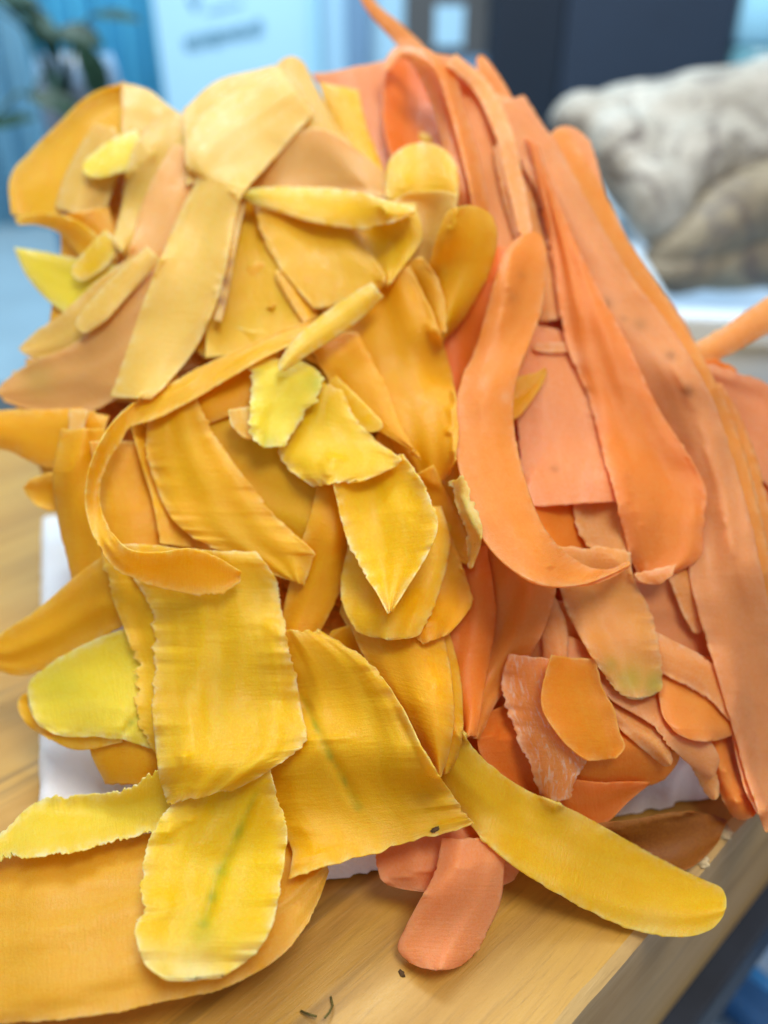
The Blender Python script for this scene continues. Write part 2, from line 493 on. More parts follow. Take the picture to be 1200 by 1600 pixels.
def wood_mat(key, dark, light, grain_rot=0.0, tint=(.8, .42, .12), side=False):
    m, nt = newmat(key)
    tc = N_(nt, 'ShaderNodeTexCoord').outputs['Object']
    g1 = noise_(nt, tc, 1, 5, .6, .8, (9, 90, 60))
    g2 = noise_(nt, tc, 1, 5, .75, .3, (70, 1100, 700))
    g3 = noise_(nt, tc, 1, 3, .5, .2, (14, 22, 14))
    c = mixc(nt, mr(nt, g1, .35, .68, 0, 1), light, dark)
    c = mixc(nt, mr(nt, g2, .52, .75, 0, .55), c, tuple(x * .55 for x in dark))
    c = mixc(nt, mr(nt, g3, .45, .7, 0, .6), c, tint)
    lines = noise_(nt, tc, 1, 2, .5, 0, (5, 240, 200))
    c = mixc(nt, mr(nt, lines, .62, .70, 0, .45), c, tuple(x * .35 for x in dark))
    p = N_(nt, 'ShaderNodeBsdfPrincipled'); lk(nt, c, p.inputs['Base Color'])
    lk(nt, mr(nt, g1, .3, .7, .38, .58), p.inputs['Roughness'])
    b = N_(nt, 'ShaderNodeBump'); lk(nt, math_(nt, 'ADD', g2, lines), b.inputs['Height']); b.inputs['Distance'].default_value = .0002; b.inputs['Strength'].default_value = .7
    lk(nt, b.outputs[0], p.inputs['Normal'])
    o = N_(nt, 'ShaderNodeOutputMaterial'); lk(nt, p.outputs[0], o.inputs[0])
    MATS[key] = m

wood_mat('wood_top', (.34, .175, .024), (.47, .265, .036), tint=(.50, .26, .03))
wood_mat('wood_side', (.33, .20, .065), (.50, .33, .12), tint=(.40, .23, .07))
simple_mat('wood_worn', (.58, .46, .26), .8, .2, .3, 300, .0004, 900)
simple_mat('navy_table', (.012, .018, .032), .45, .4, .3, 30)
simple_mat('counter_grey', (.22, .33, .40), .6, .3, .15, 5)
simple_mat('white_plastic', (.62, .74, .84), .35, .5, .04, 5)
simple_mat('wall_blue', (.13, .58, .84), .8, .2, .15, 2.5)
simple_mat('wall_pale', (.30, .58, .74), .8, .2, .1, 3)
simple_mat('paper_blue', (.36, .60, .78), .8, .2, .05, 4)
simple_mat('ink', (.05, .16, .24), .8, .2, .1, 20)
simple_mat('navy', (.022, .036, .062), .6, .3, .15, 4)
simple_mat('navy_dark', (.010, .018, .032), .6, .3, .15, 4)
simple_mat('brown_grey', (.075, .08, .085), .7, .3, .2, 10)
simple_mat('slate', (.13, .24, .38), .6, .3, .2, 8)
simple_mat('teal_glass', (.15, .35, .42), .2, .5, .3, 6)
simple_mat('leaf', (.02, .075, .045), .5, .4, .3, 40)
simple_mat('vase_blue', (.012, .16, .42), .25, .5, .2, 15)
simple_mat('vase_glass', (.22, .32, .46), .15, .6, .35, 30)
simple_mat('blue_plastic', (.03, .20, .52), .3, .5, .2, 20)
simple_mat('clear_wrap', (.30, .42, .55), .2, .6, .35, 40, .004, 60)
simple_mat('crumb', (.09, .05, .02), .8, .2, .4, 900)
simple_mat('herb', (.10, .085, .02), .8, .2, .4, 900)
simple_mat('floor_dark', (.05, .09, .14), .5, .3, .3, 6)

# ------------------------------------------------------------------ mesh helpers
def mesh_obj(name, bm, mat, parent=None, smooth=False, bevel=0.0, seg=2):
    me = bpy.data.meshes.new(name)
    if bevel:
        bmesh.ops.bevel(bm, geom=list(bm.edges), offset=bevel, segments=seg, affect='EDGES', profile=.5)
    bmesh.ops.recalc_face_normals(bm, faces=bm.faces)
    bm.to_mesh(me); bm.free()
    if smooth:
        me.polygons.foreach_set('use_smooth', np.ones(len(me.polygons), dtype=bool))
    if mat: me.materials.append(MATS[mat])
    o = bpy.data.objects.new(name, me); SC.collection.objects.link(o)
    if parent: o.parent = parent
    return o
def tag(o, label, cat, group=None):
    o['label'] = label; o['category'] = cat
    if group: o['group'] = group
    return o
def struct(o): o['kind'] = 'structure'; return o
def empty(name, loc, rz=0):
    o = bpy.data.objects.new(name, None); SC.collection.objects.link(o); o.location = loc; o.rotation_euler = (0, 0, rz); o.empty_display_size = .01
    return o
def box_bm(x0, x1, y0, y1, z0, z1, bm=None):
    bm = bm or bmesh.new()
    v = [bm.verts.new(p) for p in ((x0, y0, z0), (x1, y0, z0), (x1, y1, z0), (x0, y1, z0), (x0, y0, z1), (x1, y0, z1), (x1, y1, z1), (x0, y1, z1))]
    for f in ((0, 3, 2, 1), (4, 5, 6, 7), (0, 1, 5, 4), (1, 2, 6, 5), (2, 3, 7, 6), (3, 0, 4, 7)):
        bm.faces.new([v[i] for i in f])
    return bm
def tube_bm(pts, radii, seg=8, bm=None):
    bm = bm or bmesh.new()
    rings = []
    for i, p in enumerate(pts):
        p = Vector(p)
        t = (Vector(pts[min(i + 1, len(pts) - 1)]) - Vector(pts[max(i - 1, 0)])).normalized()
        a = t.cross(Vector((0, 0, 1)));
        if a.length < .05: a = t.cross(Vector((0, 1, 0)))
        a.normalize(); b = t.cross(a)
        rings.append([bm.verts.new(p + (a * math.cos(k * 2 * math.pi / seg) + b * math.sin(k * 2 * math.pi / seg)) * radii[i]) for k in range(seg)])
    for r, s in zip(rings, rings[1:]):
        for k in range(seg): bm.faces.new([r[k], r[(k + 1) % seg], s[(k + 1) % seg], s[k]])
    bm.faces.new(rings[0][::-1]); bm.faces.new(rings[-1])
    return bm

# ------------------------------------------------------------------ the board, the table, the surroundings
A = on_plane(890, 1600); Bp = on_plane(1010, 1460)
ed = (Bp - A).normalized(); ang = math.atan2(ed.y, ed.x)
BT = 0.083                               # thickness of the block
board = empty('wooden_board', (A.x, A.y, -BT), ang)
tag(board, 'thick pale wooden board with worn edge carrying the white towel and both heaps of peelings', 'board')
def edge_x(n, s):                        # the chipped top edge
    return 0.0006 * mnoise.noise(Vector((s * 90, 0, 3))) + 0.0002 * mnoise.noise(Vector((s * 400, 0, 3)))
bm = bmesh.new()
nx = 150
top, low, far_, ch = [], [], [], []
for i in range(nx + 1):
    s = -0.32 + .62 * i / nx
    e = edge_x(1, s)
    chip = 0.0
    for cpos, cw, cd in ((0.1055, .0030, .0032), (0.0885, .0028, .0026), (.096, .0012, .001)):
        chip = max(chip, cd * math.exp(-((s - cpos) / cw) ** 2))
    top.append(bm.verts.new((s, 0.0022 + e + chip * 1.2, BT)))
    ch.append(bm.verts.new((s, e * .6, BT - .0014 - chip * 1.2)))
    notch = 0.0
    low.append(bm.verts.new((s, 0, 0)))
    far_.append(bm.verts.new((s, .315, BT)))
for i in range(nx):
    bm.faces.new((top[i], top[i + 1], far_[i + 1], far_[i]))
mesh_obj('board_top', bm, 'wood_top', board)
bm = bmesh.new()
prev = None
for i in range(nx + 1):
    s = -0.32 + .62 * i / nx
    e = edge_x(1, s); chip = 0.0
    for cpos, cw, cd in ((0.1055, .0030, .0032), (0.0885, .0028, .0026), (.096, .0012, .001)):
        chip = max(chip, cd * math.exp(-((s - cpos) / cw) ** 2))
    nick = .006 if s < .012 else 0.0
    col = [bm.verts.new((s, 0.0022 + e + chip * 1.2, BT)), bm.verts.new((s, e * .6 + chip * .3, BT - .0014 - chip * 1.2)), bm.verts.new((s, 0.0005 * mnoise.noise(Vector((s * 30, 1, 0))), BT * .5)), bm.verts.new((s, 0, nick))]
    if prev:
        for k in range(3): bm.faces.new((prev[k], prev[k + 1], col[k + 1], col[k]))
    prev = col
mesh_obj('board_side', bm, 'wood_side', board)
bm = box_bm(-.3199, .2999, .012, .3149, 0.0, BT - .002)
mesh_obj('board_body', bm, 'wood_side', board)
# pale broken fibres where the edge is chipped
for k, (px, py, r) in enumerate(((1136, 1300, .0020), (1101, 1346, .0018))):
    bm = bmesh.new(); bmesh.ops.create_icosphere(bm, subdivisions=3, radius=r)
    for v in bm.verts: v.co *= 1 + .5 * mnoise.noise(v.co * 900 + Vector((k, 0, 0)))
    for v in bm.verts: v.co.z *= .5
    o = mesh_obj('splinter_patch', bm, 'wood_worn', board, True)
    wp = on_plane(px, py) + Vector((-.0006, .0006, 0))
    o.location = (board.matrix_world.inverted() @ wp) if False else Vector((( wp.x - A.x) * math.cos(-ang) - (wp.y - A.y) * math.sin(-ang), (wp.x - A.x) * math.sin(-ang) + (wp.y - A.y) * math.cos(-ang), BT - .0004))

# dark table under the board: its edge runs along the board's
q1 = on_plane(1097, 1600, -BT); q2 = on_plane(1215, 1420, -BT)
def loc_b(p): return ((p.x - A.x) * math.cos(-ang) - (p.y - A.y) * math.sin(-ang), (p.x - A.x) * math.sin(-ang) + (p.y - A.y) * math.cos(-ang))
l1, l2 = loc_b(q1), loc_b(q2)
bm = bmesh.new()
yo = (l1[1] + l2[1]) / 2
box_bm(-.6, .40, yo, .42, -.035, -.0008, bm)
tb = mesh_obj('dark_table', bm, 'navy_table', None, False, .0015)
tb.location = (A.x, A.y, -BT); tb.rotation_euler = (0, 0, ang)
tag(tb, 'dark navy table edge running under the side of the wooden board', 'table')
bm = box_bm(-3, 3, -1.0, 4, -.9, -.88)
struct(mesh_obj('floor', bm, 'floor_dark'))
bm = box_bm(-1.6, 1.6, .62, 1.55, -.15, -.10)
o = mesh_obj('counter', bm, 'counter_grey', None, False, .004)
tag(o, 'grey blue counter behind the board under tray and plant', 'counter')
# blue tub and crumpled clear wrap below the table edge, bottom right
bp = at(1190, 1500, .34)
bm = bmesh.new()
prof = [(.030, -.07), (.040, -.03), (.046, 0.0), (.049, .001), (.049, .006), (.044, .006), (.040, -.03), (.028, -.06)]
rings = []
for r, z in prof: rings.append([bm.verts.new((r * math.cos(a * math.pi / 24), r * math.sin(a * math.pi / 24), z)) for a in range(48)])
for a_, b_ in zip(rings, rings[1:]):
    for k in range(48): bm.faces.new((a_[k], a_[(k + 1) % 48], b_[(k + 1) % 48], b_[k]))
bm.faces.new(rings[0][::-1]); bm.faces.new(rings[-1])
o = mesh_obj('plastic_tub', bm, 'blue_plastic', None, True); o.location = bp + Vector((.03, .02, 0))
tag(o, 'blurred blue plastic tub below the table at the bottom right', 'tub')
bm = bmesh.new()
bmesh.ops.create_grid(bm, x_segments=60, y_segments=60, size=.16)
for v in bm.verts:
    v.co.z = .022 * mnoise.noise(v.co * 28) + .012 * abs(mnoise.noise(v.co * 60))
o = mesh_obj('plastic_wrap', bm, 'clear_wrap', None, True); o.location = at(1150, 1620, .37)
tag(o, 'crumpled shiny clear plastic wrap beneath the table edge', 'plastic wrap')

# ------- white towel under the heap
c_ne = on_plane(1150, 1238); c_nw = on_plane(60, 1480); c_w = on_plane(66, 820)
tw = bmesh.new()
U = (c_ne - c_nw); Vv = (c_w - c_nw)
nu, nv_ = 120, 90
TH = .0065
gridv = []
for j in range(nv_ + 1):
    row = []
    for i in range(nu + 1):
        a, b = i / nu, j / nv_
        p = c_nw + U * a + Vv * b * 0.98
        ex = min(a * U.length, (1 - a) * U.length, b * Vv.length, (1 - b) * Vv.length)
        h = TH * math.sqrt(max(0, 1 - (1 - min(ex / .004, 1)) ** 2))
        h *= 1 + .25 * mnoise.noise(p * 60)
        # soft swelling near the right end
        h += .010 * math.exp(-((p - on_plane(1040, 1215)).length / .022) ** 2) * min(ex / .005, 1)
        jit = .0007 * mnoise.noise(p * 420) + .0009 * mnoise.noise(p * 130)
        row.append(tw.verts.new((p.x + jit, p.y - jit, .0006 + h + (.00035 * mnoise.noise(p * 900)))))
    gridv.append(row)
for j in range(nv_):
    for i in range(nu): tw.faces.new((gridv[j][i], gridv[j][i + 1], gridv[j + 1][i + 1], gridv[j + 1][i]))
simple_mat('towel', (.88, .90, .93), .95, .1, .05, 60, .0006, 1400, sss=.2)
t = mesh_obj('towel', tw, 'towel', None, True)
tag(t, 'white terry towel lying on the board under both heaps of peelings', 'towel')

# ------------------------------------------------------------------ the buried body of the heap
OUT = np.array([(-40, 620), (-30, 560), (40, 480), (40, 320), (190, 150), (290, 200), (440, 130), (640, 105), (780, 170), (920, 290), (985, 430), (1090, 570),
                (1260, 650), (1260, 1180), (1190, 1180), (1100, 1130), (1010, 1180), (880, 1210), (760, 1260), (560, 1290), (420, 1290), (300, 1220), (215, 1180),
                (180, 1080), (140, 900), (90, 790), (30, 700)], float)
def inside(x, y, poly):
    c = False; n = len(poly); j = n - 1
    for i in range(n):
        if (poly[i][1] > y) != (poly[j][1] > y) and x < (poly[j][0] - poly[i][0]) * (y - poly[i][1]) / (poly[j][1] - poly[i][1]) + poly[i][0]: c = not c
        j = i
    return c
def edge_dist(x, y, poly):
    X = np.array([[x, y]], float); return min(float(seg_dist(X, poly[i], poly[(i + 1) % len(poly)])[0][0]) for i in range(len(poly)))
bm = bmesh.new(); vt = {}
gs = 20
for iy in range(0, 80):
    for ix in range(-4, 66):
        x, y = ix * gs, iy * gs
        if inside(x, y, OUT) and edge_dist(x, y, OUT) > 44:
            d = float(depth0(x, y)) + .007 + .0015 * math.sin(x * .05) * math.sin(y * .04)
            p = at(x, y, d)
            if p.z < .004: p.z = .004
            vt[ix, iy] = (bm.verts.new(p), bm.verts.new((p.x, p.y + .012, .003)))
for (ix, iy) in list(vt):
    k = [(ix, iy), (ix + 1, iy), (ix + 1, iy + 1), (ix, iy + 1)]
    if all(q in vt for q in k):
        bm.faces.new([vt[q][0] for q in k]); bm.faces.new([vt[q][1] for q in k][::-1])
for e in [e for e in bm.edges if len(e.link_faces) == 1]:
    a, b = e.verts
    la = [v for v in vt.values() if v[0] is a]; lb = [v for v in vt.values() if v[0] is b]
    if la and lb: bm.faces.new((a, b, lb[0][1], la[0][1]))
m, nt = newmat('heap_core')
tc = N_(nt, 'ShaderNodeTexCoord').outputs['Object']
sx = N_(nt, 'ShaderNodeSeparateXYZ'); lk(nt, tc, sx.inputs[0])
side = math_(nt, 'ADD', sx.outputs[0], math_(nt, 'MULTIPLY', noise_(nt, tc, 60, 3), .02))
cc = mixc(nt, mr(nt, side, .018, .034), (.74, .33, .02), (.76, .20, .03))
p = N_(nt, 'ShaderNodeBsdfPrincipled'); lk(nt, cc, p.inputs['Base Color']); p.inputs['Roughness'].default_value = .6
bpc = N_(nt, 'ShaderNodeBump'); lk(nt, noise_(nt, tc, 110, 3, .6, 1.5), bpc.inputs['Height']); bpc.inputs['Distance'].default_value = .006; lk(nt, bpc.outputs[0], p.inputs['Normal'])
o_ = N_(nt, 'ShaderNodeOutputMaterial'); lk(nt, p.outputs[0], o_.inputs[0]); MATS['heap_core'] = m
bmesh.ops.delete(bm, geom=[v for v in bm.verts if not v.link_faces], context='VERTS')
core = mesh_obj('peelings', bm, 'heap_core', None, True)
core['kind'] = 'stuff'
tag(core, 'tangled mass of small peelings deep inside the heap', 'peelings')

GY = 'yellow carrot peelings heaped on the left'
GO = 'orange carrot peelings heaped on the right'
# ------------------------------------------------------------------ fillers: buried peelings that show only in the gaps
rng = random.Random(11)
cnt = 0
while cnt < 62:
    x, y = rng.uniform(30, 1190), rng.uniform(130, 1240)
    a = rng.uniform(0, 2 * math.pi); ln = rng.uniform(110, 210); bend = rng.uniform(-.5, .5)
    pts = []
    ax, ay = x - math.cos(a) * ln / 2, y - math.sin(a) * ln / 2
    ok = True; aa = a - bend
    for k in range(5):
        if not inside(ax, ay, OUT) or edge_dist(ax, ay, OUT) < 42: ok = False; break
        pts.append((ax, ay, rng.uniform(48, 85)))
        ax += math.cos(aa) * ln / 4; ay += math.sin(aa) * ln / 4; aa += bend / 2
    if not ok: continue
    yel = x < 650 + (y - 200) * .08
    peel(pts, rng.choice(['yd', 'ym', 'yo']) if yel else rng.choice(['od', 'om', 'op']),
         'yellow peeling buried in the heap with only slivers showing' if yel else 'orange peeling buried in the heap with only slivers showing',
         'buried yellow peelings' if yel else 'buried orange peelings', 'yellow_peeling' if yel else 'orange_peeling',
         'rd', 'rd', arch=rng.uniform(-1.5, 1.5), wave=1.2, lo=True, stiff=10)
    cnt += 1
LIFT *= .7
tx, ty = np.meshgrid(np.arange(-240, 1440, 4.0), np.arange(-150, 1800, 4.0))
rx_, ry_, rz_ = ray(tx, ty)
tt = np.where(rz_ < -.1, -CAM_H / np.minimum(rz_, -.1), 50)
wxp, wyp = rx_ * tt - c_nw.x, ry_ * tt - c_nw.y
det = U.x * Vv.y - U.y * Vv.x
ta = (wxp * Vv.y - wyp * Vv.x) / det; tb_ = (U.x * wyp - U.y * wxp) / det
mk_ = (ta > -.01) & (ta < 1.01) & (tb_ > -.01) & (tb_ < .99) & (ty > 1150)
buf_put(tx[mk_], ty[mk_], (0.0092 / np.abs(rz_))[mk_])

def Y(label, mat, st, **k): return peel(st, mat, label, GY, 'yellow_peeling', **k)
def O(label, mat, st, **k): return peel(st, mat, label, GO, 'orange_peeling', **k)
# ------------------------------------------------------------------ orange side, back to front
O('thin orange peeling curling up above the top of the orange heap', 'om', [(560, -25, 18, 4), (582, 12, 20, 4), (612, 42, 26, 3), (642, 72, 30, 1), (672, 110, 32, 0)], arch=1, rag=.6)
O('short pointed orange peeling poking up at the right shoulder of the orange heap', 'om', [(748, 86, 12, 2), (762, 115, 26, 2), (780, 150, 34, 0), (800, 195, 36, 0)], cap0='pt', rag=.8)
O('pale pinkish orange sheet behind the yellow crest and left of the orange arch', 'op', [(486, 116, 655, 84), (535, 178, 650, 175), (562, 240, 655, 250), (588, 300, 660, 310)], arch=3)
O('blurred pinkish peeling with a brown spot beside the tray rim', 'op', [(870, 200, 50), (893, 240, 66), (910, 300, 66), (928, 360, 60), (950, 420, 56)], cap0='rd', marks=[('spot', (905, 285), 16, .5)])
O('orange peeling at the right flank of the heap next to the tray corner', 'op', [(880, 280, 50), (925, 360, 56), (966, 430, 64), (1015, 500, 90), (1055, 570, 84), (1070, 640, 70)], arch=3)
O('pale end of a peeling at the right shoulder below the pointed tip', 'ol', [(752, 155, 45), (790, 185, 55), (830, 250, 60), (860, 320, 60)], cap0='rd', arch=1)
O('deep orange inside of the large arch at the top of the heap', 'od', [(608, 92, 670, 84), (598, 150, 700, 160), (603, 215, 712, 240), (625, 290, 730, 300)], arch=-4)
O('broad orange peeling falling from the arch towards the yellow domes', 'op', [(640, 78, 712, 88), (690, 130, 776, 155), (708, 210, 800, 240), (718, 300, 812, 330), (722, 400, 815, 420), (715, 480, 795, 500)], arch=3)
O('narrow orange strand along the front rim of the arch', 'ol', [(600, 110, 14, 6), (622, 84, 20, 8), (650, 88, 26, 8), (676, 130, 28, 7), (698, 200, 27, 5), (714, 280, 26, 3), (728, 350, 24, 2), (735, 420, 20, 1)], cap0='pt', arch=1)
O('second narrow orange strand just right of the arch rim', 'om', [(655, 80, 22, 5), (692, 110, 26, 5), (716, 180, 26, 4), (738, 260, 26, 3), (752, 340, 24, 2), (755, 430, 22, 1)], arch=1)
O('slender light strand emerging between the two long ribbons', 'ol', [(782, 215, 30), (800, 280, 44), (822, 350, 48), (846, 420, 44), (862, 500, 40)], arch=2, cap0='pt')
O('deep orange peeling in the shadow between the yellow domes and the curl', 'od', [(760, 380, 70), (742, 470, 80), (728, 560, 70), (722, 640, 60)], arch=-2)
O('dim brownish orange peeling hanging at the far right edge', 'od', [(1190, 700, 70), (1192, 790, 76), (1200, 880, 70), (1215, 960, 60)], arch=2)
O('light peeling sticking out to the right over the grey counter', 'ol', [(1035, 572, 40, 2), (1085, 558, 42, 3), (1130, 535, 42, 5), (1180, 505, 48, 7), (1250, 465, 58, 9)], arch=2, cap0='rd')
O('small dark folded peeling under the one sticking out to the right', 'od', [(1085, 575, 30), (1120, 578, 34), (1152, 588, 22)], cap1='rd')
O('broad peeling fanning out to the right frame edge', 'op', [(1068, 560, 1085, 605), (1130, 576, 1125, 665), (1195, 596, 1185, 740), (1270, 630, 1250, 830)], arch=2)
O('narrow peeling running down beside the longest ribbon at the far right', 'om', [(1105, 610, 50), (1140, 680, 56), (1168, 760, 52), (1190, 850, 46), (1205, 940, 40)], arch=1)
O('tiny pale strip far right beside the longest ribbon', 'ol', [(1150, 700, 20, 1), (1172, 780, 22, 1), (1185, 850, 20, 1), (1192, 900, 12, 1)], cap1='pt')
# lower tangle
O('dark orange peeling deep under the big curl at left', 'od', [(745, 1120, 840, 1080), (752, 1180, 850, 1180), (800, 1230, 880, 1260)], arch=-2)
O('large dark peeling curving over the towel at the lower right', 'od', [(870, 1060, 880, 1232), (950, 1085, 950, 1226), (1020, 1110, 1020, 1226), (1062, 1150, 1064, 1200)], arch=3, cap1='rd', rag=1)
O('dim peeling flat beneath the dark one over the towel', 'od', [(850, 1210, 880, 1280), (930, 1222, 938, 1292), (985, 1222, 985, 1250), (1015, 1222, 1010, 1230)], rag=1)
O('flat brown sheet standing in for the towel shadow on the board', 'shade_brown', [(900, 1290, 930, 1330), (990, 1280, 990, 1352), (1060, 1268, 1060, 1362), (1110, 1272, 1095, 1345), (1136, 1282, 1122, 1318)], rag=.6, th=.5)  # added sheet: the towel's shadow on the wood, painted as dark brown
O('loop of peeling hanging at the right end of the towel', 'om', [(1085, 1100, 1165, 1120), (1108, 1170, 1152, 1165), (1118, 1225, 1158, 1215), (1140, 1270, 1178, 1248), (1158, 1291, 1196, 1262)], arch=3, cap1='rd', rag=1)
O('thin curled rim behind the hanging loop', 'ol', [(1150, 1130, 16, 2), (1160, 1190, 12, 3), (1172, 1235, 12, 3), (1190, 1270, 12, 2)], rag=.5)
O('pinkish red peeling deep between the strips at lower right', 'op', [(990, 905, 1000, 1000), (1060, 905, 1060, 1020), (1115, 940, 1110, 1040), (1150, 990, 1140, 1050)], arch=-1, marks=[])
O('narrow peeling tip beside the longest ribbon below the bulbous end', 'ol', [(1050, 860, 44), (1068, 910, 38), (1082, 955, 30), (1092, 990, 14)], cap1='rd')
O('light strip slanting under the big curl', 'ol', [(800, 915, 790, 985), (860, 935, 850, 1000), (920, 950, 905, 1015), (980, 985, 960, 1040)], arch=1)
O('pale thin folded peeling edge left of the hanging loop', 'ol', [(1062, 1150, 30), (1092, 1185, 34), (1108, 1222, 28), (1118, 1250, 14)], rag=1, cap1='rd', arch=1)
O('slim peeling slanting out of the shade beneath the brownish strip', 'ol', [(905, 1050, 38), (950, 1090, 44), (990, 1130, 42), (1030, 1172, 32), (1048, 1196, 16)], rag=1.2, cap1='rd', arch=1.5)
O('long brownish strip running under the green tip to a small point over the towel', 'op', [(835, 985, 812, 1022, 1, 1), (880, 992, 858, 1050, 1, 1), (930, 1010, 912, 1060, 1, 1), (990, 1050, 958, 1096, 1, 1), (1050, 1095, 1018, 1132, 1, 1), (1100, 1145, 1046, 1166), (1124, 1185, 1080, 1197), (1119, 1208, 1108, 1217)], arch=1, rag=1.2)
O('broad rounded peeling hanging below the pale strip at right', 'om', [(1020, 1015, 1110, 1025), (1028, 1075, 1148, 1080), (1038, 1122, 1154, 1128), (1066, 1160, 1140, 1160)], arch=2, cap1=('rd', .5), rag=1)
O('pale strip slanting down to the longest ribbon at lower right', 'ol', [(1000, 975, 1005, 1035), (1050, 1000, 1050, 1060), (1105, 1030, 1100, 1085), (1150, 1075, 1140, 1125)], arch=1)
O('narrow light peeling edge in the shade below the big curl', 'ol', [(835, 905, 30, 1), (858, 960, 40, 1), (868, 1020, 40), (860, 1080, 30)], rag=1, arch=1)
O('wide peeling descending in the shade left of the scraped one', 'om', [(725, 800, 830, 830), (735, 880, 868, 890), (722, 960, 862, 950), (712, 1040, 822, 1040), (716, 1100, 775, 1100), (728, 1150, 750, 1155)], arch=3, rag=1)
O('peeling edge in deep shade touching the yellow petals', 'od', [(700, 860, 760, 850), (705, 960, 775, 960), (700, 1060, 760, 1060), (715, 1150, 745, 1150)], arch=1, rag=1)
O('rough scraped peeling with whitish streaks hanging near the crescent', 'ow', [(795, 1020, 880, 1030), (783, 1072, 895, 1085), (800, 1125, 912, 1140), (818, 1175, 920, 1182), (838, 1225, 905, 1212), (853, 1258, 888, 1250)], arch=2, rag=2.0)
O('bright orange cupped peeling with rounded tip and square shadow', 'oy', [(862, 1025, 930, 1030), (850, 1062, 942, 1075), (847, 1105, 958, 1105), (868, 1142, 968, 1142), (892, 1170, 976, 1168), (918, 1188, 962, 1184)], arch=-2, rag=1)
# big sheets
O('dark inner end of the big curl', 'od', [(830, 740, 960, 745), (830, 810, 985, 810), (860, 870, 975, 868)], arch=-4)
O('short light peeling end with torn tip beside the big curl', 'ol', [(880, 735, 965, 740), (896, 780, 985, 785), (904, 828, 995, 830), (936, 872, 972, 877)], rag=2.4, cap1='sq')
O('wide dull orange sheet with straight lower edge behind the curl', 'op', [(800, 500, 900, 520), (802, 580, 930, 590), (808, 660, 955, 660), (816, 730, 968, 722), (828, 792, 975, 784)], arch=1, rag=1, marks=[('spot', (866, 733), 7, .5)])
O('thin sliver lying crosswise at the upper end of the wide dull sheet', 'ol', [(832, 542, 12), (870, 543, 16), (905, 540, 15), (935, 533, 8)], cap0='pt', cap1='pt', rag=1)
Y('small yellow pointed scrap caught between the curl and the orange sheet', 'yd', [(785, 590, 785, 660), (815, 587, 808, 652), (838, 582, 830, 625), (857, 572, 852, 590)], cap1='pt', arch=-1)
O('narrow orange strip showing along the right edge of the longest ribbon', 'om', [(868, 205, 36), (922, 300, 40), (966, 388, 42), (1022, 475, 44), (1076, 565, 46), (1128, 680, 50), (1162, 800, 50), (1190, 920, 48), (1216, 1050, 44)], rag=.9, cap0='rd')
O('longest orange ribbon with small pits running down the right side of the heap', 'op', [(765, 165, 818, 150), (808, 240, 874, 232), (845, 320, 922, 322), (880, 420, 986, 430), (930, 520, 1054, 520), (1000, 620, 1112, 620), (1062, 720, 1146, 720), (1082, 810, 1172, 810), (1078, 900, 1192, 900), (1105, 1000, 1212, 1000), (1140, 1120, 1232, 1120), (1178, 1250, 1252, 1260), (1195, 1300, 1250, 1310)],
  arch=2, rag=1, wave=.8, marks=[('spot', (908, 440), 9, 0.83), ('spot', (944, 475), 10, 0.90), ('spot', (1000, 508), 12, 0.45), ('spot', (1048, 556), 8, 0.68), ('spot', (1074, 612), 9, 0.90), ('spot', (975, 498), 5, 0.45)])
O('narrow light strip lying on the shoulder of the arch ribbon', 'ol', [(705, 92, 22), (752, 135, 26), (786, 205, 28), (806, 290, 26), (822, 370, 22)], rag=.8, cap1='pt')
O('broad orange ribbon with ragged left side lying over the longest ribbon', 'om', [(820, 215, 842, 225), (842, 300, 872, 310), (858, 380, 905, 390), (870, 460, 945, 470), (886, 540, 985, 545), (918, 620, 1030, 640), (938, 690, 1075, 710), (955, 750, 1103, 768), (970, 810, 1100, 822), (984, 868, 1092, 872), (998, 906, 1056, 896)],
  arch=2, rag=1.7, marks=[('spot', (915, 610), 6, .7), ('spot', (938, 700), 5, .6), ('spot', (945, 735), 4, .7), ('pale', (900, 560), 18, .4), ('pale', (925, 650), 20, .4), ('pale', (940, 740), 20, .4)])
O('small pale bulbous scrap under the lower end of the broad ribbon', 'ol', [(992, 897, 1056, 882), (1000, 908, 1052, 898), (1022, 915, 1045, 908)], cap1='rd', th=1.6)
O('orange peeling with greenish rounded tip hanging in the middle', 'ol', [(845, 850, 985, 860), (868, 900, 990, 905), (886, 955, 1015, 950), (915, 1010, 1030, 1005), (948, 1058, 1036, 1050), (976, 1093, 1034, 1088)], cap1=('rd', .45), arch=2, rag=2,
  marks=[('green', (985, 1062), 26, .55), ('green', (1022, 1068), 22, .6), ('green', (955, 1040), 14, .4)])
O('large curled orange ribbon with moist skin standing in front of the orange heap', 'om',
  [(812, 366, 842, 358, 3, 3), (790, 392, 853, 388, 4, 4), (772, 440, 853, 430, 4, 5), (758, 490, 845, 490, 3, 6), (742, 545, 826, 540, 4, 7), (722, 590, 808, 590, 8, 8), (711, 640, 802, 640, 11, 9), (712, 700, 808, 700, 13, 9), (726, 765, 826, 765, 15, 9), (748, 830, 846, 815, 17, 8), (790, 882, 872, 852, 18, 6), (850, 914, 900, 876, 17, 4), (905, 914, 930, 888, 13, 2), (950, 900, 955, 888, 7, 1), (985, 884, 982, 876, 1, 0)],
  cap0='rd', arch=1.5, rag=.8, stiff=30, th=1.6, marks=[('spot', (800, 465), 10, .25), ('spot', (815, 430), 7, .25), ('pale', (790, 620), 10, .4)])

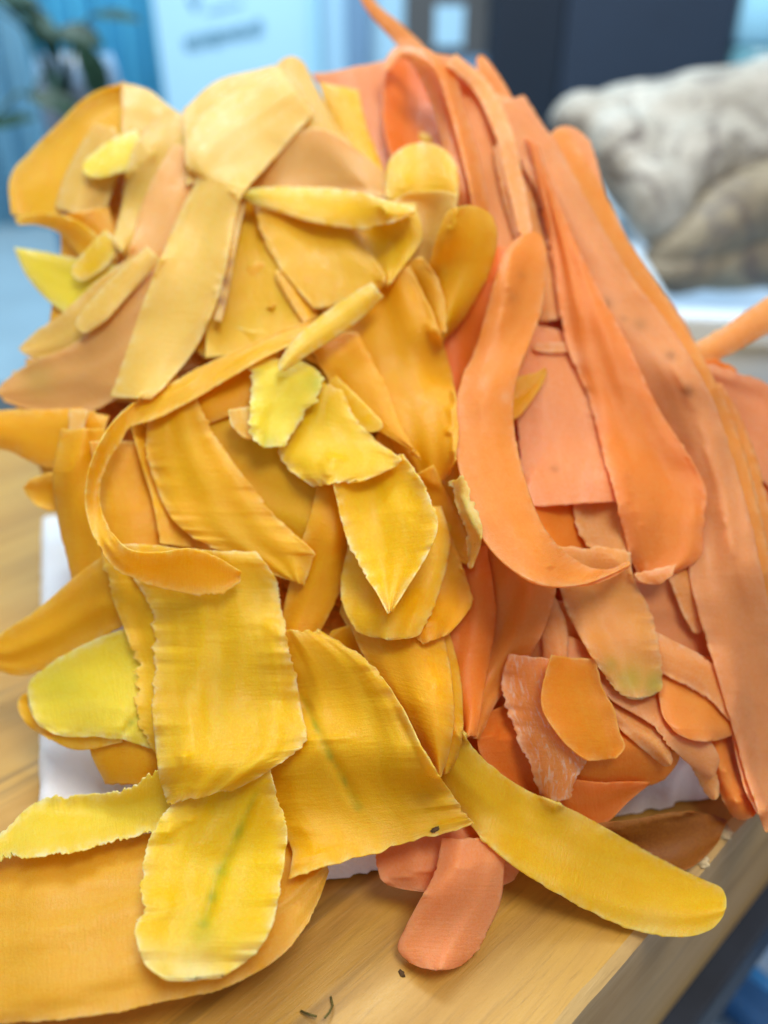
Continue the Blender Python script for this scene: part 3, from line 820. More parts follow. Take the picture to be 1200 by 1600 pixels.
# ------------------------------------------------------------------ yellow side, back to front
Y('yellow outer leaf of the fold at the upper left corner of the heap', 'ym', [(196, 128, 202, 170), (140, 148, 190, 215), (88, 196, 160, 265), (46, 238, 128, 305), (15, 278, 90, 338), (18, 335, 60, 346)], arch=-4, rag=.6)
Y('tan right half of the fold at the upper left corner', 'yt', [(190, 128, 190, 235), (232, 140, 200, 245), (268, 168, 235, 245), (305, 188, 285, 240)], arch=2, rag=.6)
Y('narrow tan peeling standing inside the upper left fold', 'yt', [(148, 192, 180, 200), (118, 240, 190, 240), (96, 288, 175, 300), (86, 325, 160, 345)], arch=2, rag=.8)
Y('short bright yellow tip inside the upper left fold', 'yg', [(222, 222, 46, 2), (190, 240, 54, 2), (155, 258, 44, 2), (130, 268, 26, 2)], cap1='rd', arch=1)
Y('amber peeling in the hollow below the upper left fold', 'yd', [(130, 330, 80), (140, 390, 90), (130, 450, 90), (110, 520, 70)], arch=2)
Y('thin curled yellow rim sweeping under the upper left fold', 'ym', [(22, 340, 28, 350, 1, 1), (60, 333, 60, 352, 3, 0), (100, 337, 95, 366, 4, 0), (140, 358, 120, 396, 4, 0), (172, 392, 140, 430, 3, 0), (195, 440, 160, 470, 0, 0)], rag=.6)
Y('pointed pale yellow leaf jutting left against the blue background', 'yg', [(22, 386, 26, 398), (60, 392, 42, 432), (105, 400, 82, 476), (160, 410, 130, 505), (210, 420, 180, 520)], rag=.8, arch=1)
Y('small bright yellow scrap above the pointed pale leaf', 'yb', [(178, 372, 38, 1), (145, 408, 40, 1), (115, 434, 26, 1)], cap1='rd')
Y('tan peeling bending over beside the bright tip at upper left', 'yt', [(262, 165, 330, 215), (212, 225, 300, 265), (198, 268, 280, 320), (190, 320, 250, 370), (175, 380, 215, 420)], arch=3, rag=.8)
Y('peach coloured peeling running down behind the long pale ribbon', 'yp', [(270, 225, 360, 240), (225, 310, 310, 330), (200, 400, 280, 420), (165, 500, 250, 520), (120, 590, 220, 610)], arch=2, rag=.8)
Y('tan peeling ending in a blunt left tip above the lowest left tip', 'yt', [(205, 400, 250, 440), (150, 440, 215, 500), (95, 490, 160, 545), (52, 522, 100, 565), (28, 545, 50, 560)], arch=1, rag=1.4)
Y('broad peach peeling whose ragged tip reaches the left frame edge', 'yp', [(240, 420, 310, 470), (180, 480, 265, 560), (110, 540, 195, 615), (50, 565, 120, 650), (8, 595, 55, 645), (-8, 610, 6, 628)], arch=1, rag=1.8, marks=[('green', (60, 590), 30, .25)])
Y('narrow tan strip with a pale blunt tip on the peach peelings', 'yt', [(240, 395, 30, 2), (195, 440, 38, 2), (150, 488, 38, 2), (122, 516, 26, 1)], cap1='rd', arch=1, rag=.8)
Y('amber peelings end curving under the lowest left tip', 'yo', [(-40, 640, -30, 700), (20, 640, 15, 705), (70, 640, 60, 728), (120, 640, 105, 735), (170, 650, 160, 720)], arch=2)
Y('thin pale yellow edge hanging under the peach peeling at left', 'yt', [(122, 640, 30, 2), (116, 685, 22, 3), (100, 722, 16, 3), (86, 748, 12, 2)], rag=1)
Y('ragged amber scrap pointing left above the board', 'yo', [(150, 735, 80), (105, 765, 70), (65, 768, 50), (36, 762, 14)], rag=3, cap1='pt')
Y('long amber peeling hanging down the left flank in front of the towel', 'yd', [(95, 670, 165, 670), (82, 740, 170, 740), (90, 810, 180, 810), (106, 880, 190, 880), (120, 950, 200, 940)], arch=3, rag=1)
# crest
Y('yellow peeling at the back of the crest beside the orange arch', 'ym', [(498, 128, 560, 140), (515, 190, 574, 200), (540, 250, 596, 255), (570, 300, 612, 300)], arch=2, rag=.6)
Y('broad tan hump at the top of the yellow heap', 'yt', [(286, 172, 290, 290), (335, 128, 345, 270), (395, 110, 405, 250), (445, 104, 470, 240), (500, 150, 510, 260)], arch=2, rag=.6)
Y('tan peeling with a pointed peak at the very top of the yellow heap', 'yt', [(443, 86, 472, 88, 2, 2), (425, 118, 494, 135, 1, 1), (440, 170, 526, 195), (480, 220, 568, 250), (530, 270, 608, 300), (560, 310, 612, 335)], arch=2, rag=.6, cap0='rd')
Y('pale orange triangle in the hollow under the peaked peeling', 'yp', [(360, 280, 372, 312), (430, 225, 435, 312), (495, 200, 500, 305), (560, 235, 575, 305), (600, 270, 606, 310)], arch=-1, rag=.6)
Y('large amber concave peeling in shade right of the long pale ribbon', 'ym', [(368, 300, 400, 310), (365, 370, 425, 385), (345, 440, 455, 455), (325, 500, 482, 505), (320, 560, 480, 540)], arch=-3, rag=.8)
Y('thin pale upright edge with brown specks beside the long pale ribbon', 'yt', [(382, 300, 12, 3), (370, 350, 13, 4), (360, 400, 12, 4), (352, 450, 12, 3), (340, 500, 12, 2)], rag=2, marks=[('spot', (350, 440), 12, .8), ('spot', (346, 470), 9, .8), ('spot', (358, 410), 8, .6)])
# domes
Y('pale yellow domed peeling in front of the orange arch', 'yb', [(612, 222, 708, 222), (603, 270, 716, 275), (603, 310, 716, 318), (620, 350, 706, 360)], cap0=('rd', .85), arch=5, rag=.5)
Y('amber tongue between the two domed peelings', 'ym', [(612, 320, 716, 300), (635, 370, 705, 350), (645, 430, 700, 420), (660, 500, 700, 500)], arch=-3, rag=.8)
Y('pale rim of a peeling curving between the two domes', 'yt', [(600, 320, 640, 300, 2, 2), (640, 345, 712, 306, 1, 3), (652, 380, 690, 385, 1, 3), (636, 420, 672, 430)], arch=-1, rag=1)
Y('large rounded amber peeling leaning right next to the curled orange ribbon', 'yd', [(702, 318, 762, 322, 3, 3), (684, 365, 777, 362, 3, 3), (670, 420, 768, 418), (672, 480, 730, 490), (684, 532, 694, 534)], cap0=('rd', .6), arch=4, rag=.8)
Y('amber slip beneath the large rounded peeling', 'yo', [(600, 420, 660, 400), (620, 470, 690, 450), (650, 520, 700, 520)], arch=1)
Y('wide amber peeling with rounded lower end in the centre of the heap', 'yd', [(500, 470, 640, 415), (512, 530, 672, 480), (540, 595, 698, 555), (572, 648, 712, 625), (610, 698, 715, 685), (636, 732, 708, 732), (654, 754, 688, 756)], cap1='sq', arch=4, rag=1.3)
Y('yellow peeling with a right hand corner under the greenish strip', 'ym', [(545, 322, 650, 318), (560, 370, 660, 372), (590, 425, 635, 410), (603, 450, 610, 442)], arch=1, rag=1)
Y('small deep yellow scrap behind the torn bright peeling', 'yo', [(450, 415, 50), (470, 460, 42), (485, 500, 24)], rag=1.5)
Y('bright yellow torn peeling with a blunt ragged end near the top centre', 'ym', [(396, 318, 540, 318), (408, 360, 560, 365), (428, 405, 586, 405), (455, 440, 602, 440), (490, 482, 578, 468)], arch=1, rag=2.6)
Y('greenish yellow strip lying crosswise with its tip on the pale ribbon', 'yb', [(364, 298, 366, 304, 2, 2), (420, 292, 412, 322, 2, 1), (490, 292, 480, 345, 2, 1), (560, 300, 560, 358, 2, 1), (610, 314, 600, 350, 2, 1), (650, 324, 648, 334, 2, 2)], rag=1.6, arch=1, cap0='pt', marks=[('green', (385, 305), 34, .45)])
# centre
Y('amber orange peeling deep behind the loop, left part', 'yo', [(140, 690, 260, 690), (150, 760, 250, 760), (155, 830, 250, 830), (165, 890, 250, 890)], arch=3, rag=.8)
Y('dark amber peeling in the depth behind the narrow loop', 'yd', [(200, 650, 300, 640), (220, 720, 330, 720), (240, 790, 330, 800), (250, 850, 330, 860)], arch=-2, rag=.8)
Y('wide amber peeling ending in a straight right edge in the middle', 'yd', [(350, 590, 270, 670), (420, 620, 325, 760), (480, 660, 400, 830), (523, 700, 480, 866), (524, 762, 523, 870)], arch=2, rag=.8)
Y('amber strip in the shade under the long curved strip', 'yd', [(220, 650, 225, 666), (280, 610, 285, 670), (340, 580, 345, 655), (400, 550, 400, 628), (430, 545, 430, 600)], arch=2, rag=.8)
Y('dark amber peeling between the lemon trapezoid and the amber dome', 'yd', [(470, 520, 560, 520), (510, 590, 600, 600), (570, 660, 640, 690), (640, 700, 660, 720)], arch=1)
Y('amber peeling in the deep gap below the lemon trapezoid', 'yd', [(500, 740, 590, 740), (480, 820, 560, 830), (455, 900, 545, 890), (440, 970, 510, 970), (435, 1040, 475, 1030)], arch=2, rag=.8)
Y('amber yellow peeling with a bright torn lobe above the front peeling', 'ym', [(235, 630, 300, 600), (228, 690, 330, 670), (240, 750, 385, 750), (270, 812, 440, 815), (320, 850, 490, 862), (395, 885, 488, 875), (455, 908, 476, 916)], arch=1, rag=2.2)
Y('small yellow tip peeking out right of the lemon trapezoid', 'ym', [(510, 600, 40), (548, 636, 40), (580, 662, 30), (597, 668, 10)], cap1='rd')
Y('lower dark yellow tip left of the crescent top, by the orange shade', 'yd', [(650, 740, 60), (680, 800, 60), (712, 850, 40), (735, 880, 10)], cap1='pt', rag=1)
Y('pale jagged yellow splinter in the dark gap beside the orange curl', 'yt', [(712, 745, 22), (728, 790, 28), (742, 835, 24), (734, 888, 5)], rag=3, cap1='pt')
O('blurry orange peeling lying under the broad yellow peeling at bottom centre', 'op', [(560, 1280, 760, 1260), (586, 1330, 800, 1320), (592, 1365, 812, 1358), (620, 1398, 790, 1392)], cap1=('rd', .2), arch=2, rag=1.4)
O('orange leaf shaped peeling end resting on the board at bottom centre', 'op', [(690, 1310, 790, 1310, 2, 2), (680, 1360, 788, 1362, 3, 2), (655, 1408, 782, 1410, 4, 2), (632, 1452, 762, 1455, 3, 2), (622, 1484, 742, 1490, 1, 1), (648, 1514, 712, 1518)], cap1=('rd', .35), arch=3, rag=1)
Y('long yellow crescent shaped peeling reaching over the board edge at the lower right', 'ym', [(690, 1070, 640, 1130), (725, 1150, 680, 1215), (775, 1202, 735, 1290), (830, 1238, 795, 1346), (900, 1268, 860, 1390), (965, 1304, 925, 1426), (1030, 1340, 1000, 1456), (1095, 1372, 1080, 1463), (1140, 1390, 1130, 1445)], cap1=('rd', .7), arch=1.5, rag=.7, stiff=120, wave=.35, th=1.6, marks=[('pale', (1020, 1450), 30, .3), ('pale', (900, 1262), 26, .2), ('pale', (760, 1300), 26, .2)])
Y('deep yellow petal rim behind the inner petal at right', 'yd', [(580, 960, 702, 985), (600, 1030, 720, 1060), (640, 1100, 724, 1130), (672, 1170, 716, 1180), (690, 1212, 702, 1208)], arch=3, rag=.6)
Y('orange yellow inner petal curving beside the broad veined peeling', 'yo', [(540, 960, 690, 975), (565, 1020, 705, 1050), (610, 1090, 710, 1120), (655, 1160, 702, 1175), (684, 1214, 690, 1214)], arch=3, rag=.6)
Y('rounded dark yellow peeling at the right rim of the yellow heap', 'yd', [(610, 810, 700, 825), (625, 870, 722, 885), (632, 930, 738, 938), (645, 985, 722, 968), (660, 1008, 702, 990)], arch=1, rag=1.4)
Y('bowl shaped yellow peeling under the folded arrow peeling', 'ym', [(560, 790, 690, 790), (545, 850, 705, 850), (533, 910, 690, 915), (538, 955, 672, 962), (562, 996, 650, 1002)], cap1=('rd', .25), arch=3, rag=1.4)
Y('folded yellow peeling shaped like an arrowhead pointing down', 'yb', [(515, 720, 630, 712, 1, 2), (526, 780, 660, 755, 0, 3), (542, 840, 684, 815, 0, 4), (568, 893, 668, 865, 1, 4), (592, 930, 636, 915, 2, 4), (607, 957, 613, 953, 3, 3)], arch=-4, rag=2.2)
Y('lemon yellow trapezoid peeling with finely toothed left edge', 'yb', [(495, 600, 535, 610), (466, 640, 560, 660), (442, 682, 592, 692), (436, 710, 626, 718), (462, 742, 590, 742), (492, 758, 548, 754)], arch=1, rag=2.4)
Y('tiny curled yellow scrap left of the pale folded peeling', 'yt', [(356, 638, 392, 636, 2, 1), (362, 662, 398, 658, 3, 1), (388, 690, 408, 680, 1, 1)], rag=1.6, arch=-2, cap1='rd')
Y('pale lemon peeling folded downward with a torn lower edge', 'yg', [(386, 560, 470, 560, 1, 1), (394, 585, 508, 592, 3, 3), (392, 625, 492, 626, 3, 3), (390, 662, 466, 662, 2, 2), (402, 697, 446, 698, 2, 2)], arch=1, rag=2.4, marks=[('green', (495, 600), 16, .5), ('green', (420, 690), 16, .3)])
# lower left
Y('yellow orange peeling in the gap above the folded sheet', 'yo', [(150, 1120, 250, 1110), (140, 1170, 250, 1170), (165, 1225, 250, 1230)], arch=2)
Y('yellow peeling whose pointed end leaves the frame at left', 'yo', [(175, 858, 225, 960), (112, 905, 140, 1005), (58, 952, 82, 1038), (0, 990, 32, 1056), (-40, 1010, -30, 1040)], arch=1, rag=1)
Y('pale blurred peeling end tucked under the greenish left petal', 'ym', [(190, 1110, 190, 1160), (110, 1100, 120, 1172), (55, 1085, 70, 1150), (24, 1085, 30, 1125)], cap1='rd', rag=.8)
Y('greenish yellow rounded petal at the left with a green nick', 'yg', [(255, 985, 255, 1178), (190, 985, 205, 1160), (125, 1010, 150, 1152), (75, 1040, 95, 1150), (38, 1072, 52, 1130)], cap1=('rd', .4), arch=1, rag=1.2, marks=[('streak', (188, 1148), (222, 1112), 5, .7), ('green', (90, 1070), 40, .25)])
Y('back layer of the front peeling with frilled whitish left edge', 'ym', [(158, 862, 320, 870), (172, 925, 330, 930), (200, 1000, 330, 1000), (217, 1070, 330, 1070), (216, 1130, 330, 1130), (248, 1182, 330, 1190)], arch=1, rag=4.5)
Y('flat ochre sheet spreading over the board at the bottom left', 'ya', [(-60, 1300, -60, 1606, 3, 1), (30, 1310, 30, 1598, 3, 1), (140, 1310, 140, 1588, 3, 1), (250, 1300, 255, 1566, 3, 1), (360, 1290, 368, 1536, 3, 1), (440, 1290, 452, 1480, 4, 2), (488, 1310, 496, 1412, 5, 3), (512, 1340, 514, 1362, 5, 4)], arch=2, rag=1.2, wave=.35, stiff=260)
Y('turned up pale flap with toothed rim along the ochre sheet', 'yg', [(290, 1185, 290, 1288, 4, 5), (235, 1208, 235, 1300, 5, 5), (180, 1236, 180, 1316, 5, 4), (110, 1243, 115, 1330, 5, 4), (52, 1256, 56, 1338, 5, 4), (0, 1303, 0, 1344, 4, 4), (-50, 1330, -50, 1352, 4, 4)], arch=-1, rag=4.0)
# right crescent and petals
Y('broad yellow peeling with a green vein above the orange leaf', 'ym', [(430, 985, 500, 985, 2, 2), (446, 1050, 572, 1030, 2, 2), (452, 1120, 622, 1095, 2, 2), (440, 1170, 655, 1160, 2, 3), (405, 1215, 684, 1210, 2, 3), (410, 1265, 706, 1240, 3, 3), (436, 1295, 718, 1258, 3, 3), (456, 1330, 730, 1274, 3, 3), (450, 1371, 741, 1288, 3, 3)], arch=2, rag=1.8,
  marks=[('streak', (470, 1085), (516, 1182), 4.5, .95), ('streak', (515, 1178), (560, 1262), 4.5, .8)])
Y('small rounded tip under the ragged front peeling', 'ym', [(290, 1225, 385, 1215), (288, 1255, 372, 1245), (300, 1278, 345, 1262)], cap1='rd', rag=1)
Y('lemon petal with green midrib and whitish tip hanging at the front', 'yb', [(330, 1195, 420, 1195, 1, 1), (285, 1240, 430, 1235, 2, 2), (242, 1290, 447, 1290, 3, 3), (224, 1345, 446, 1330, 3, 3), (222, 1395, 438, 1385, 3, 3), (225, 1424, 432, 1415, 3, 3), (211, 1442, 427, 1440, 3, 3), (216, 1478, 408, 1478, 3, 3), (228, 1508, 385, 1502, 2, 2), (262, 1530, 345, 1528, 2, 2)], arch=-2, rag=2.0, cap1=('rd', .15),
  marks=[('streak', (402, 1235), (345, 1362), 7, .85), ('streak', (345, 1358), (318, 1445), 8, .9), ('green', (318, 1460), 22, .35), ('pale', (300, 1530), 46, .7), ('pale', (240, 1500), 30, .5), ('pale', (390, 1500), 26, .5)])
Y('large square ended ribbed peeling at the front centre left', 'yb', [(175, 850, 400, 860), (205, 900, 430, 905), (236, 950, 440, 950), (241, 1010, 452, 1010), (238, 1070, 464, 1070), (239, 1125, 472, 1115), (244, 1180, 476, 1160), (250, 1220, 440, 1192), (264, 1257, 366, 1236)], arch=2.5, rag=2.6, wave=1.0)
Y('long strip that loops left and curls back over the front peeling', 'ym',
  [(500, 498, 500, 525, 1, 1), (445, 515, 438, 546, 1, 1), (390, 538, 370, 582, 1, 1), (330, 565, 305, 622, 1, 1), (262, 600, 240, 655, 2, 1), (213, 628, 203, 668, 6, 2), (180, 656, 188, 692, 9, 4), (152, 700, 168, 722, 11, 6), (136, 750, 156, 758, 12, 7), (135, 795, 157, 792, 12, 8), (150, 845, 172, 828, 12, 9), (180, 888, 200, 858, 8, 11), (235, 914, 245, 864, 4, 10), (300, 928, 300, 858, 2, 9), (345, 926, 345, 874, 1, 5), (372, 908, 374, 894, 1, 1)],
  arch=-1, rag=1.6, stiff=20)
Y('narrow pointed yellow finger above the pale folded peeling', 'yb', [(590, 452, 30, 2), (548, 485, 42, 3), (502, 518, 40, 3), (462, 550, 30, 3), (437, 578, 14, 2)], cap1='rd', arch=2, rag=.7)
Y('long pale tan ribbon with a notched shoulder draped over the upper left', 'yt', [(436, 104, 490, 178), (368, 142, 464, 206), (312, 186, 430, 246), (288, 236, 398, 280), (293, 262, 388, 291), (306, 276, 378, 306), (284, 325, 367, 347), (256, 390, 356, 405), (228, 460, 338, 470), (204, 530, 305, 545), (185, 585, 262, 598), (172, 620, 236, 624)], arch=2.0, rag=.9, stiff=40, marks=[('pale', (350, 215), 50, .45)])
# ------------------------------------------------------------------ specks and crumbs
def crumb(px, py, r, label, lift=0.0, mat='crumb', name='crumb', long=2.2, rot=.4):
    bm = bmesh.new(); bmesh.ops.create_icosphere(bm, subdivisions=3, radius=r)
    for v in bm.verts:
        v.co.x *= long; v.co *= 1 + .5 * mnoise.noise(v.co * (1.3 / r) + Vector((px, py, 0)))
    o = mesh_obj(name, bm, mat, None, True)
    d = float(depth0(px, py)) - float(buf_get(np.array([px]), np.array([py]))[0]) if lift else None
    o.location = at(px, py, d - r * .3) if lift else on_plane(px, py) + Vector((0, 0, r * .3))
    o.rotation_euler = (0, 0, rot)
    tag(o, label, 'crumb')
crumb(628, 1522, .00045, 'dark brown crumb on the board below the orange leaf', long=1.8, rot=-.8)
crumb(680, 1296, .00042, 'dark speck near the right corner of the broad veined peeling', lift=1, long=2.6, rot=.5)
for k, (pts, lab) in enumerate((([(470, 1582), (485, 1590), (495, 1594)], 'short dry herb sprig lying on the board at the bottom'),
                                ([(517, 1560), (520, 1575), (515, 1588), (508, 1598)], 'curved dry grass stem on the board at the bottom'))):
    P = [on_plane(*q) + Vector((0, 0, .0006 + .0004 * i)) for i, q in enumerate(pts)]
    o = mesh_obj('dry_stem', tube_bm([tuple(p) for p in P], [.00022] * len(P), 6), 'herb', None, True)
    tag(o, lab, 'plant bit')

# ------------------------------------------------------------------ white tray with ginger
ZR = .037
k0 = on_plane(1014, 490, ZR); k1 = on_plane(900, 254, ZR)
dv_ = (k1 - k0).normalized(); du_ = Vector((dv_.y, -dv_.x, 0))
if du_.x < 0: du_ = -du_
tr = empty('white_tray', k0, math.atan2(du_.y, du_.x))
tag(tr, 'white plastic tray behind the heap at right holding ginger', 'tray')
W_, D_ = .42, .40
bm = bmesh.new()
box_bm(0, W_, 0, .016, -.017, 0, bm); box_bm(0, .016, .0161, D_, -.017, 0, bm); box_bm(.0161, W_, D_ - .016, D_, -.017, 0, bm); box_bm(W_ - .016, W_, .0161, D_ - .0161, -.017, 0, bm)
mesh_obj('rim', bm, 'white_plastic', tr, False, .004, 3)
bm = bmesh.new()
box_bm(.006, W_ - .006, .005, .010, -.118, -.012, bm); box_bm(.005, .010, .0101, D_ - .005, -.118, -.012, bm); box_bm(.0101, W_ - .005, D_ - .010, D_ - .005, -.118, -.012, bm); box_bm(W_ - .010, W_ - .005, .0101, D_ - .0101, -.118, -.012, bm)
mesh_obj('tray_wall', bm, 'white_plastic', tr)
bm = box_bm(.0101, W_ - .0101, .0101, D_ - .0101, -.118, -.112)
mesh_obj('tray_bottom', bm, 'white_plastic', tr)

for gk, ga, gb in (('ginger', (.48, .46, .40), (.27, .25, .205)), ('ginger_brown', (.34, .29, .19), (.12, .09, .06))):
    m, nt = newmat(gk)
    tc = N_(nt, 'ShaderNodeTexCoord').outputs['Object']
    c = mixc(nt, mr(nt, noise_(nt, tc, 22, 6, .65, 1.0), .35, .65), ga, gb)
    c = mixc(nt, mr(nt, noise_(nt, tc, 38, 5, .65, 1.5), .54, .64, 0, .8), c, (.12, .105, .095))
    rn_ = N_(nt, 'ShaderNodeSeparateXYZ'); lk(nt, tc, rn_.inputs[0])
    at1 = N_(nt, 'ShaderNodeAttribute', attribute_name='ring').outputs['Fac']
    c = mixc(nt, math_(nt, 'MULTIPLY', at1, .8), c, (.09, .07, .065))
    p = N_(nt, 'ShaderNodeBsdfPrincipled'); lk(nt, c, p.inputs['Base Color']); p.inputs['Roughness'].default_value = .6
    b = N_(nt, 'ShaderNodeBump'); lk(nt, noise_(nt, tc, 160, 4), b.inputs['Height']); b.inputs['Distance'].default_value = .002; lk(nt, b.outputs[0], p.inputs['Normal'])
    o_ = N_(nt, 'ShaderNodeOutputMaterial'); lk(nt, p.outputs[0], o_.inputs[0]); MATS[gk] = m

def ginger(knobs, label, seed, gm):
    """knobs: (px, py, depth, radius m, stretch dir px angle, stretch)"""
    bm = bmesh.new()
    for (px, py, d, r, an, stx) in knobs:
        t = bmesh.ops.create_icosphere(bm, subdivisions=4, radius=1)
        cc = at(px, py, d)
        ax = Vector((math.cos(an), 0.0, math.sin(an))); up = Vector((-math.sin(an), 0, math.cos(an)))
        for v in t['verts']:
            q = v.co.copy()
            v.co = cc + ax * q.x * r * stx + up * q.z * r + Vector((0, 1, 0)) * q.y * r * .95
    me = bpy.data.meshes.new('tmp'); bm.to_mesh(me); bm.free()
    o = bpy.data.objects.new('ginger_root', me); SC.collection.objects.link(o)
    rm = o.modifiers.new('r', 'REMESH'); rm.mode = 'VOXEL'; rm.voxel_size = .0030
    sm = o.modifiers.new('s', 'SMOOTH'); sm.iterations = 24; sm.factor = .8
    dg = bpy.context.evaluated_depsgraph_get()
    me2 = bpy.data.meshes.new_from_object(o.evaluated_get(dg)); o.modifiers.clear(); o.data = me2
    n = len(me2.vertices); co = np.zeros(n * 3, np.float32); me2.vertices.foreach_get('co', co); co = co.reshape(-1, 3)
    no = np.zeros(n * 3, np.float32); me2.vertices.foreach_get('normal', no); no = no.reshape(-1, 3)
    ring = np.zeros(n, np.float32)
    for i in range(n):
        q = Vector(co[i]); ns = mnoise.noise(q * 35 + Vector((seed, 0, 0))); s = q.x * .9 + q.z * .35
        rr = math.sin(s * 120 + ns * 4); ring[i] = max(0, (rr - .88) / .12) * (.4 + .6 * (mnoise.noise(q * 20) > -.1))
        co[i] += no[i] * (.0030 * ns - .0008 * ring[i] + .0007 * mnoise.noise(q * 90))
    me2.vertices.foreach_set('co', co.ravel())
    a_ = me2.attributes.new('ring', 'FLOAT', 'POINT'); a_.data.foreach_set('value', ring)
    me2.polygons.foreach_set('use_smooth', np.ones(len(me2.polygons), dtype=bool))
    me2.materials.clear(); me2.materials.append(MATS[gm])
    tag(o, label, 'ginger')
ginger([(898, 190, .52, .017, .1, 1.2), (940, 205, .52, .022, -.5, 1.5), (992, 262, .51, .025, -.9, 1.6), (1028, 322, .50, .022, -1.1, 1.4), (1000, 195, .53, .027, .1, 2.0), (1090, 195, .52, .032, .15, 2.2), (1180, 185, .52, .036, .2, 2.0), (1260, 190, .53, .036, .3, 1.6), (1060, 260, .51, .028, .3, 1.8), (1150, 245, .51, .026, .3, 1.6)],
       'large pale knobbly ginger root on top of the tray', 1, 'ginger')
ginger([(1095, 375, .50, .022, .5, 1.9), (1160, 330, .50, .026, .5, 1.7), (1235, 320, .50, .028, .2, 1.6)], 'browner ginger root lying lower in the tray under the large one', 2, 'ginger_brown')
ginger([(1070, 425, .50, .015, .1, 2.2), (1160, 410, .51, .020, .1, 2.2), (1240, 400, .51, .022, .1, 1.8)], 'dull ginger root at the tray bottom near the front wall', 3, 'ginger_brown')

# ------------------------------------------------------------------ plant in a blue vase at the far left
vp = at(122, 130, .60)
base_z = -.10
vs = empty('vase_plant', (vp.x, vp.y, base_z))
tag(vs, 'blurred green houseplant in a blue vase at the upper left', 'houseplant')
def lathe(name, prof, mat, parent, seg=40):
    bm = bmesh.new(); rings = []
    for r, z in prof: rings.append([bm.verts.new((r * math.cos(a * 2 * math.pi / seg), r * math.sin(a * 2 * math.pi / seg), z)) for a in range(seg)])
    for a_, b_ in zip(rings, rings[1:]):
        for k in range(seg): bm.faces.new((a_[k], a_[(k + 1) % seg], b_[(k + 1) % seg], b_[k]))
    bm.faces.new(rings[0][::-1]); bm.faces.new(rings[-1])
    return mesh_obj(name, bm, mat, parent, True)
lathe('vase_body', [(.030, 0), (.036, .04), (.038, .10), (.036, .14), (.030, .170), (.027, .170), (.030, .05), (.026, .01)], 'vase_blue', vs)
lathe('glass_neck', [(.029, .1701), (.031, .18), (.032, .215), (.028, .238), (.025, .238), (.029, .215), (.029, .18), (.027, .173)], 'vase_glass', vs)
def leaf(px, py, d, L, Wd, an, tilt, label=None):
    bm = bmesh.new(); n = 10; rows = []
    for i in range(n + 1):
        t = i / n; wdt = Wd * math.sin(math.pi * min(1, t * .97 + .03)) ** .8 * .5
        z = -L * .18 * (t ** 2)
        rows.append([bm.verts.new((L * t, -wdt, z + .15 * wdt)), bm.verts.new((L * t, 0, z)), bm.verts.new((L * t, wdt, z + .15 * wdt))])
    for a_, b_ in zip(rows, rows[1:]):
        for k in range(2): bm.faces.new((a_[k], b_[k], b_[k + 1], a_[k + 1]))
    bmesh.ops.solidify(bm, geom=list(bm.faces), thickness=.0006)
    o = mesh_obj('leaf', bm, 'leaf', vs, True)
    p0 = at(px, py, d); o.location = (p0.x - vs.location.x, p0.y - vs.location.y, p0.z - vs.location.z)
    o.rotation_euler = (tilt, -an, 0)
LV = [(5, 5, .56, .034, .018, -.25, .5), (38, 12, .56, .034, .020, -.95, .5), (142, 24, .56, .034, .016, .05, .4), (92, 46, .56, .030, .022, -.2, .6), (118, 62, .55, .040, .022, -1.1, .6),
      (135, 95, .55, .024, .018, -1.3, .6), (44, 150, .56, .036, .020, -.15, .6), (-30, 205, .56, .040, .016, .35, .5), (84, 155, .55, .032, .020, -.6, .5), (-20, 0, .56, .036, .016, .1, .5), (60, 40, .56, .022, .014, -.4, .5)]
for l in LV: leaf(*l[:2], l[2] - .02, *l[3:])
rootp = (0, -.034, .20)
for (px, py, d, *_r) in LV:
    p0 = at(px, py, d - .02); q = (p0.x - vs.location.x, p0.y - vs.location.y, p0.z - vs.location.z)
    md = tuple((rootp[i] + q[i]) / 2 + (0, 0, .02)[i] for i in range(3))
    mesh_obj('stem', tube_bm([rootp, md, q], [.0014, .0012, .0009], 6), 'leaf', vs, True)

# ------------------------------------------------------------------ back wall with panels and furniture
WY = 1.25
def wx(px, y=WY, py=100):                # world x of a picture column on an upright plane
    _, yy, _ = ray(px, py); return (px - CX) / FPX * (y / float(yy))
def wz(py, y=WY):
    _, yy, zz = ray(600, py); return CAM_H + float(zz) * y / float(yy)
o = mesh_obj('wall', box_bm(-1.8, 1.8, WY + .05, WY + .12, -.9, 1.6), 'wall_blue'); struct(o)
def panel(name, x0, x1, y, z0, z1, mat, label, cat, th=.012, bev=.002):
    cx_, cz_ = (x0 + x1) / 2, z0
    o = mesh_obj(name, box_bm(x0 - cx_, x1 - cx_, -th, 0, 0, z1 - z0), mat, None, False, bev)
    o.location = (cx_, y, cz_); tag(o, label, cat); return o
for k, (a_, b_, yy, mt, lab) in enumerate(((-260, 45, 1.22, 'wall_pale', 'pale blue curtain at the far left of the background'), (45, 262, 1.235, 'wall_blue', 'cyan curtain behind the houseplant'))):
    x0, x1 = wx(a_, yy), wx(b_, yy)
    bm = bmesh.new(); n = 90; prev = None
    for i in range(n + 1):
        t = i / n; x = x0 + (x1 - x0) * t; y = yy + .010 * math.sin(t * 38 + k) + .005 * math.sin(t * 91)
        c_ = [bm.verts.new((x, y, -.12)), bm.verts.new((x, y, .9)), bm.verts.new((x, y + .003, .9)), bm.verts.new((x, y + .003, -.12))]
        if prev:
            for q in range(4): bm.faces.new((prev[q], c_[q], c_[(q + 1) % 4], prev[(q + 1) % 4]))
        prev = c_
    tag(mesh_obj('curtain', bm, mt, None, True), lab, 'curtain')
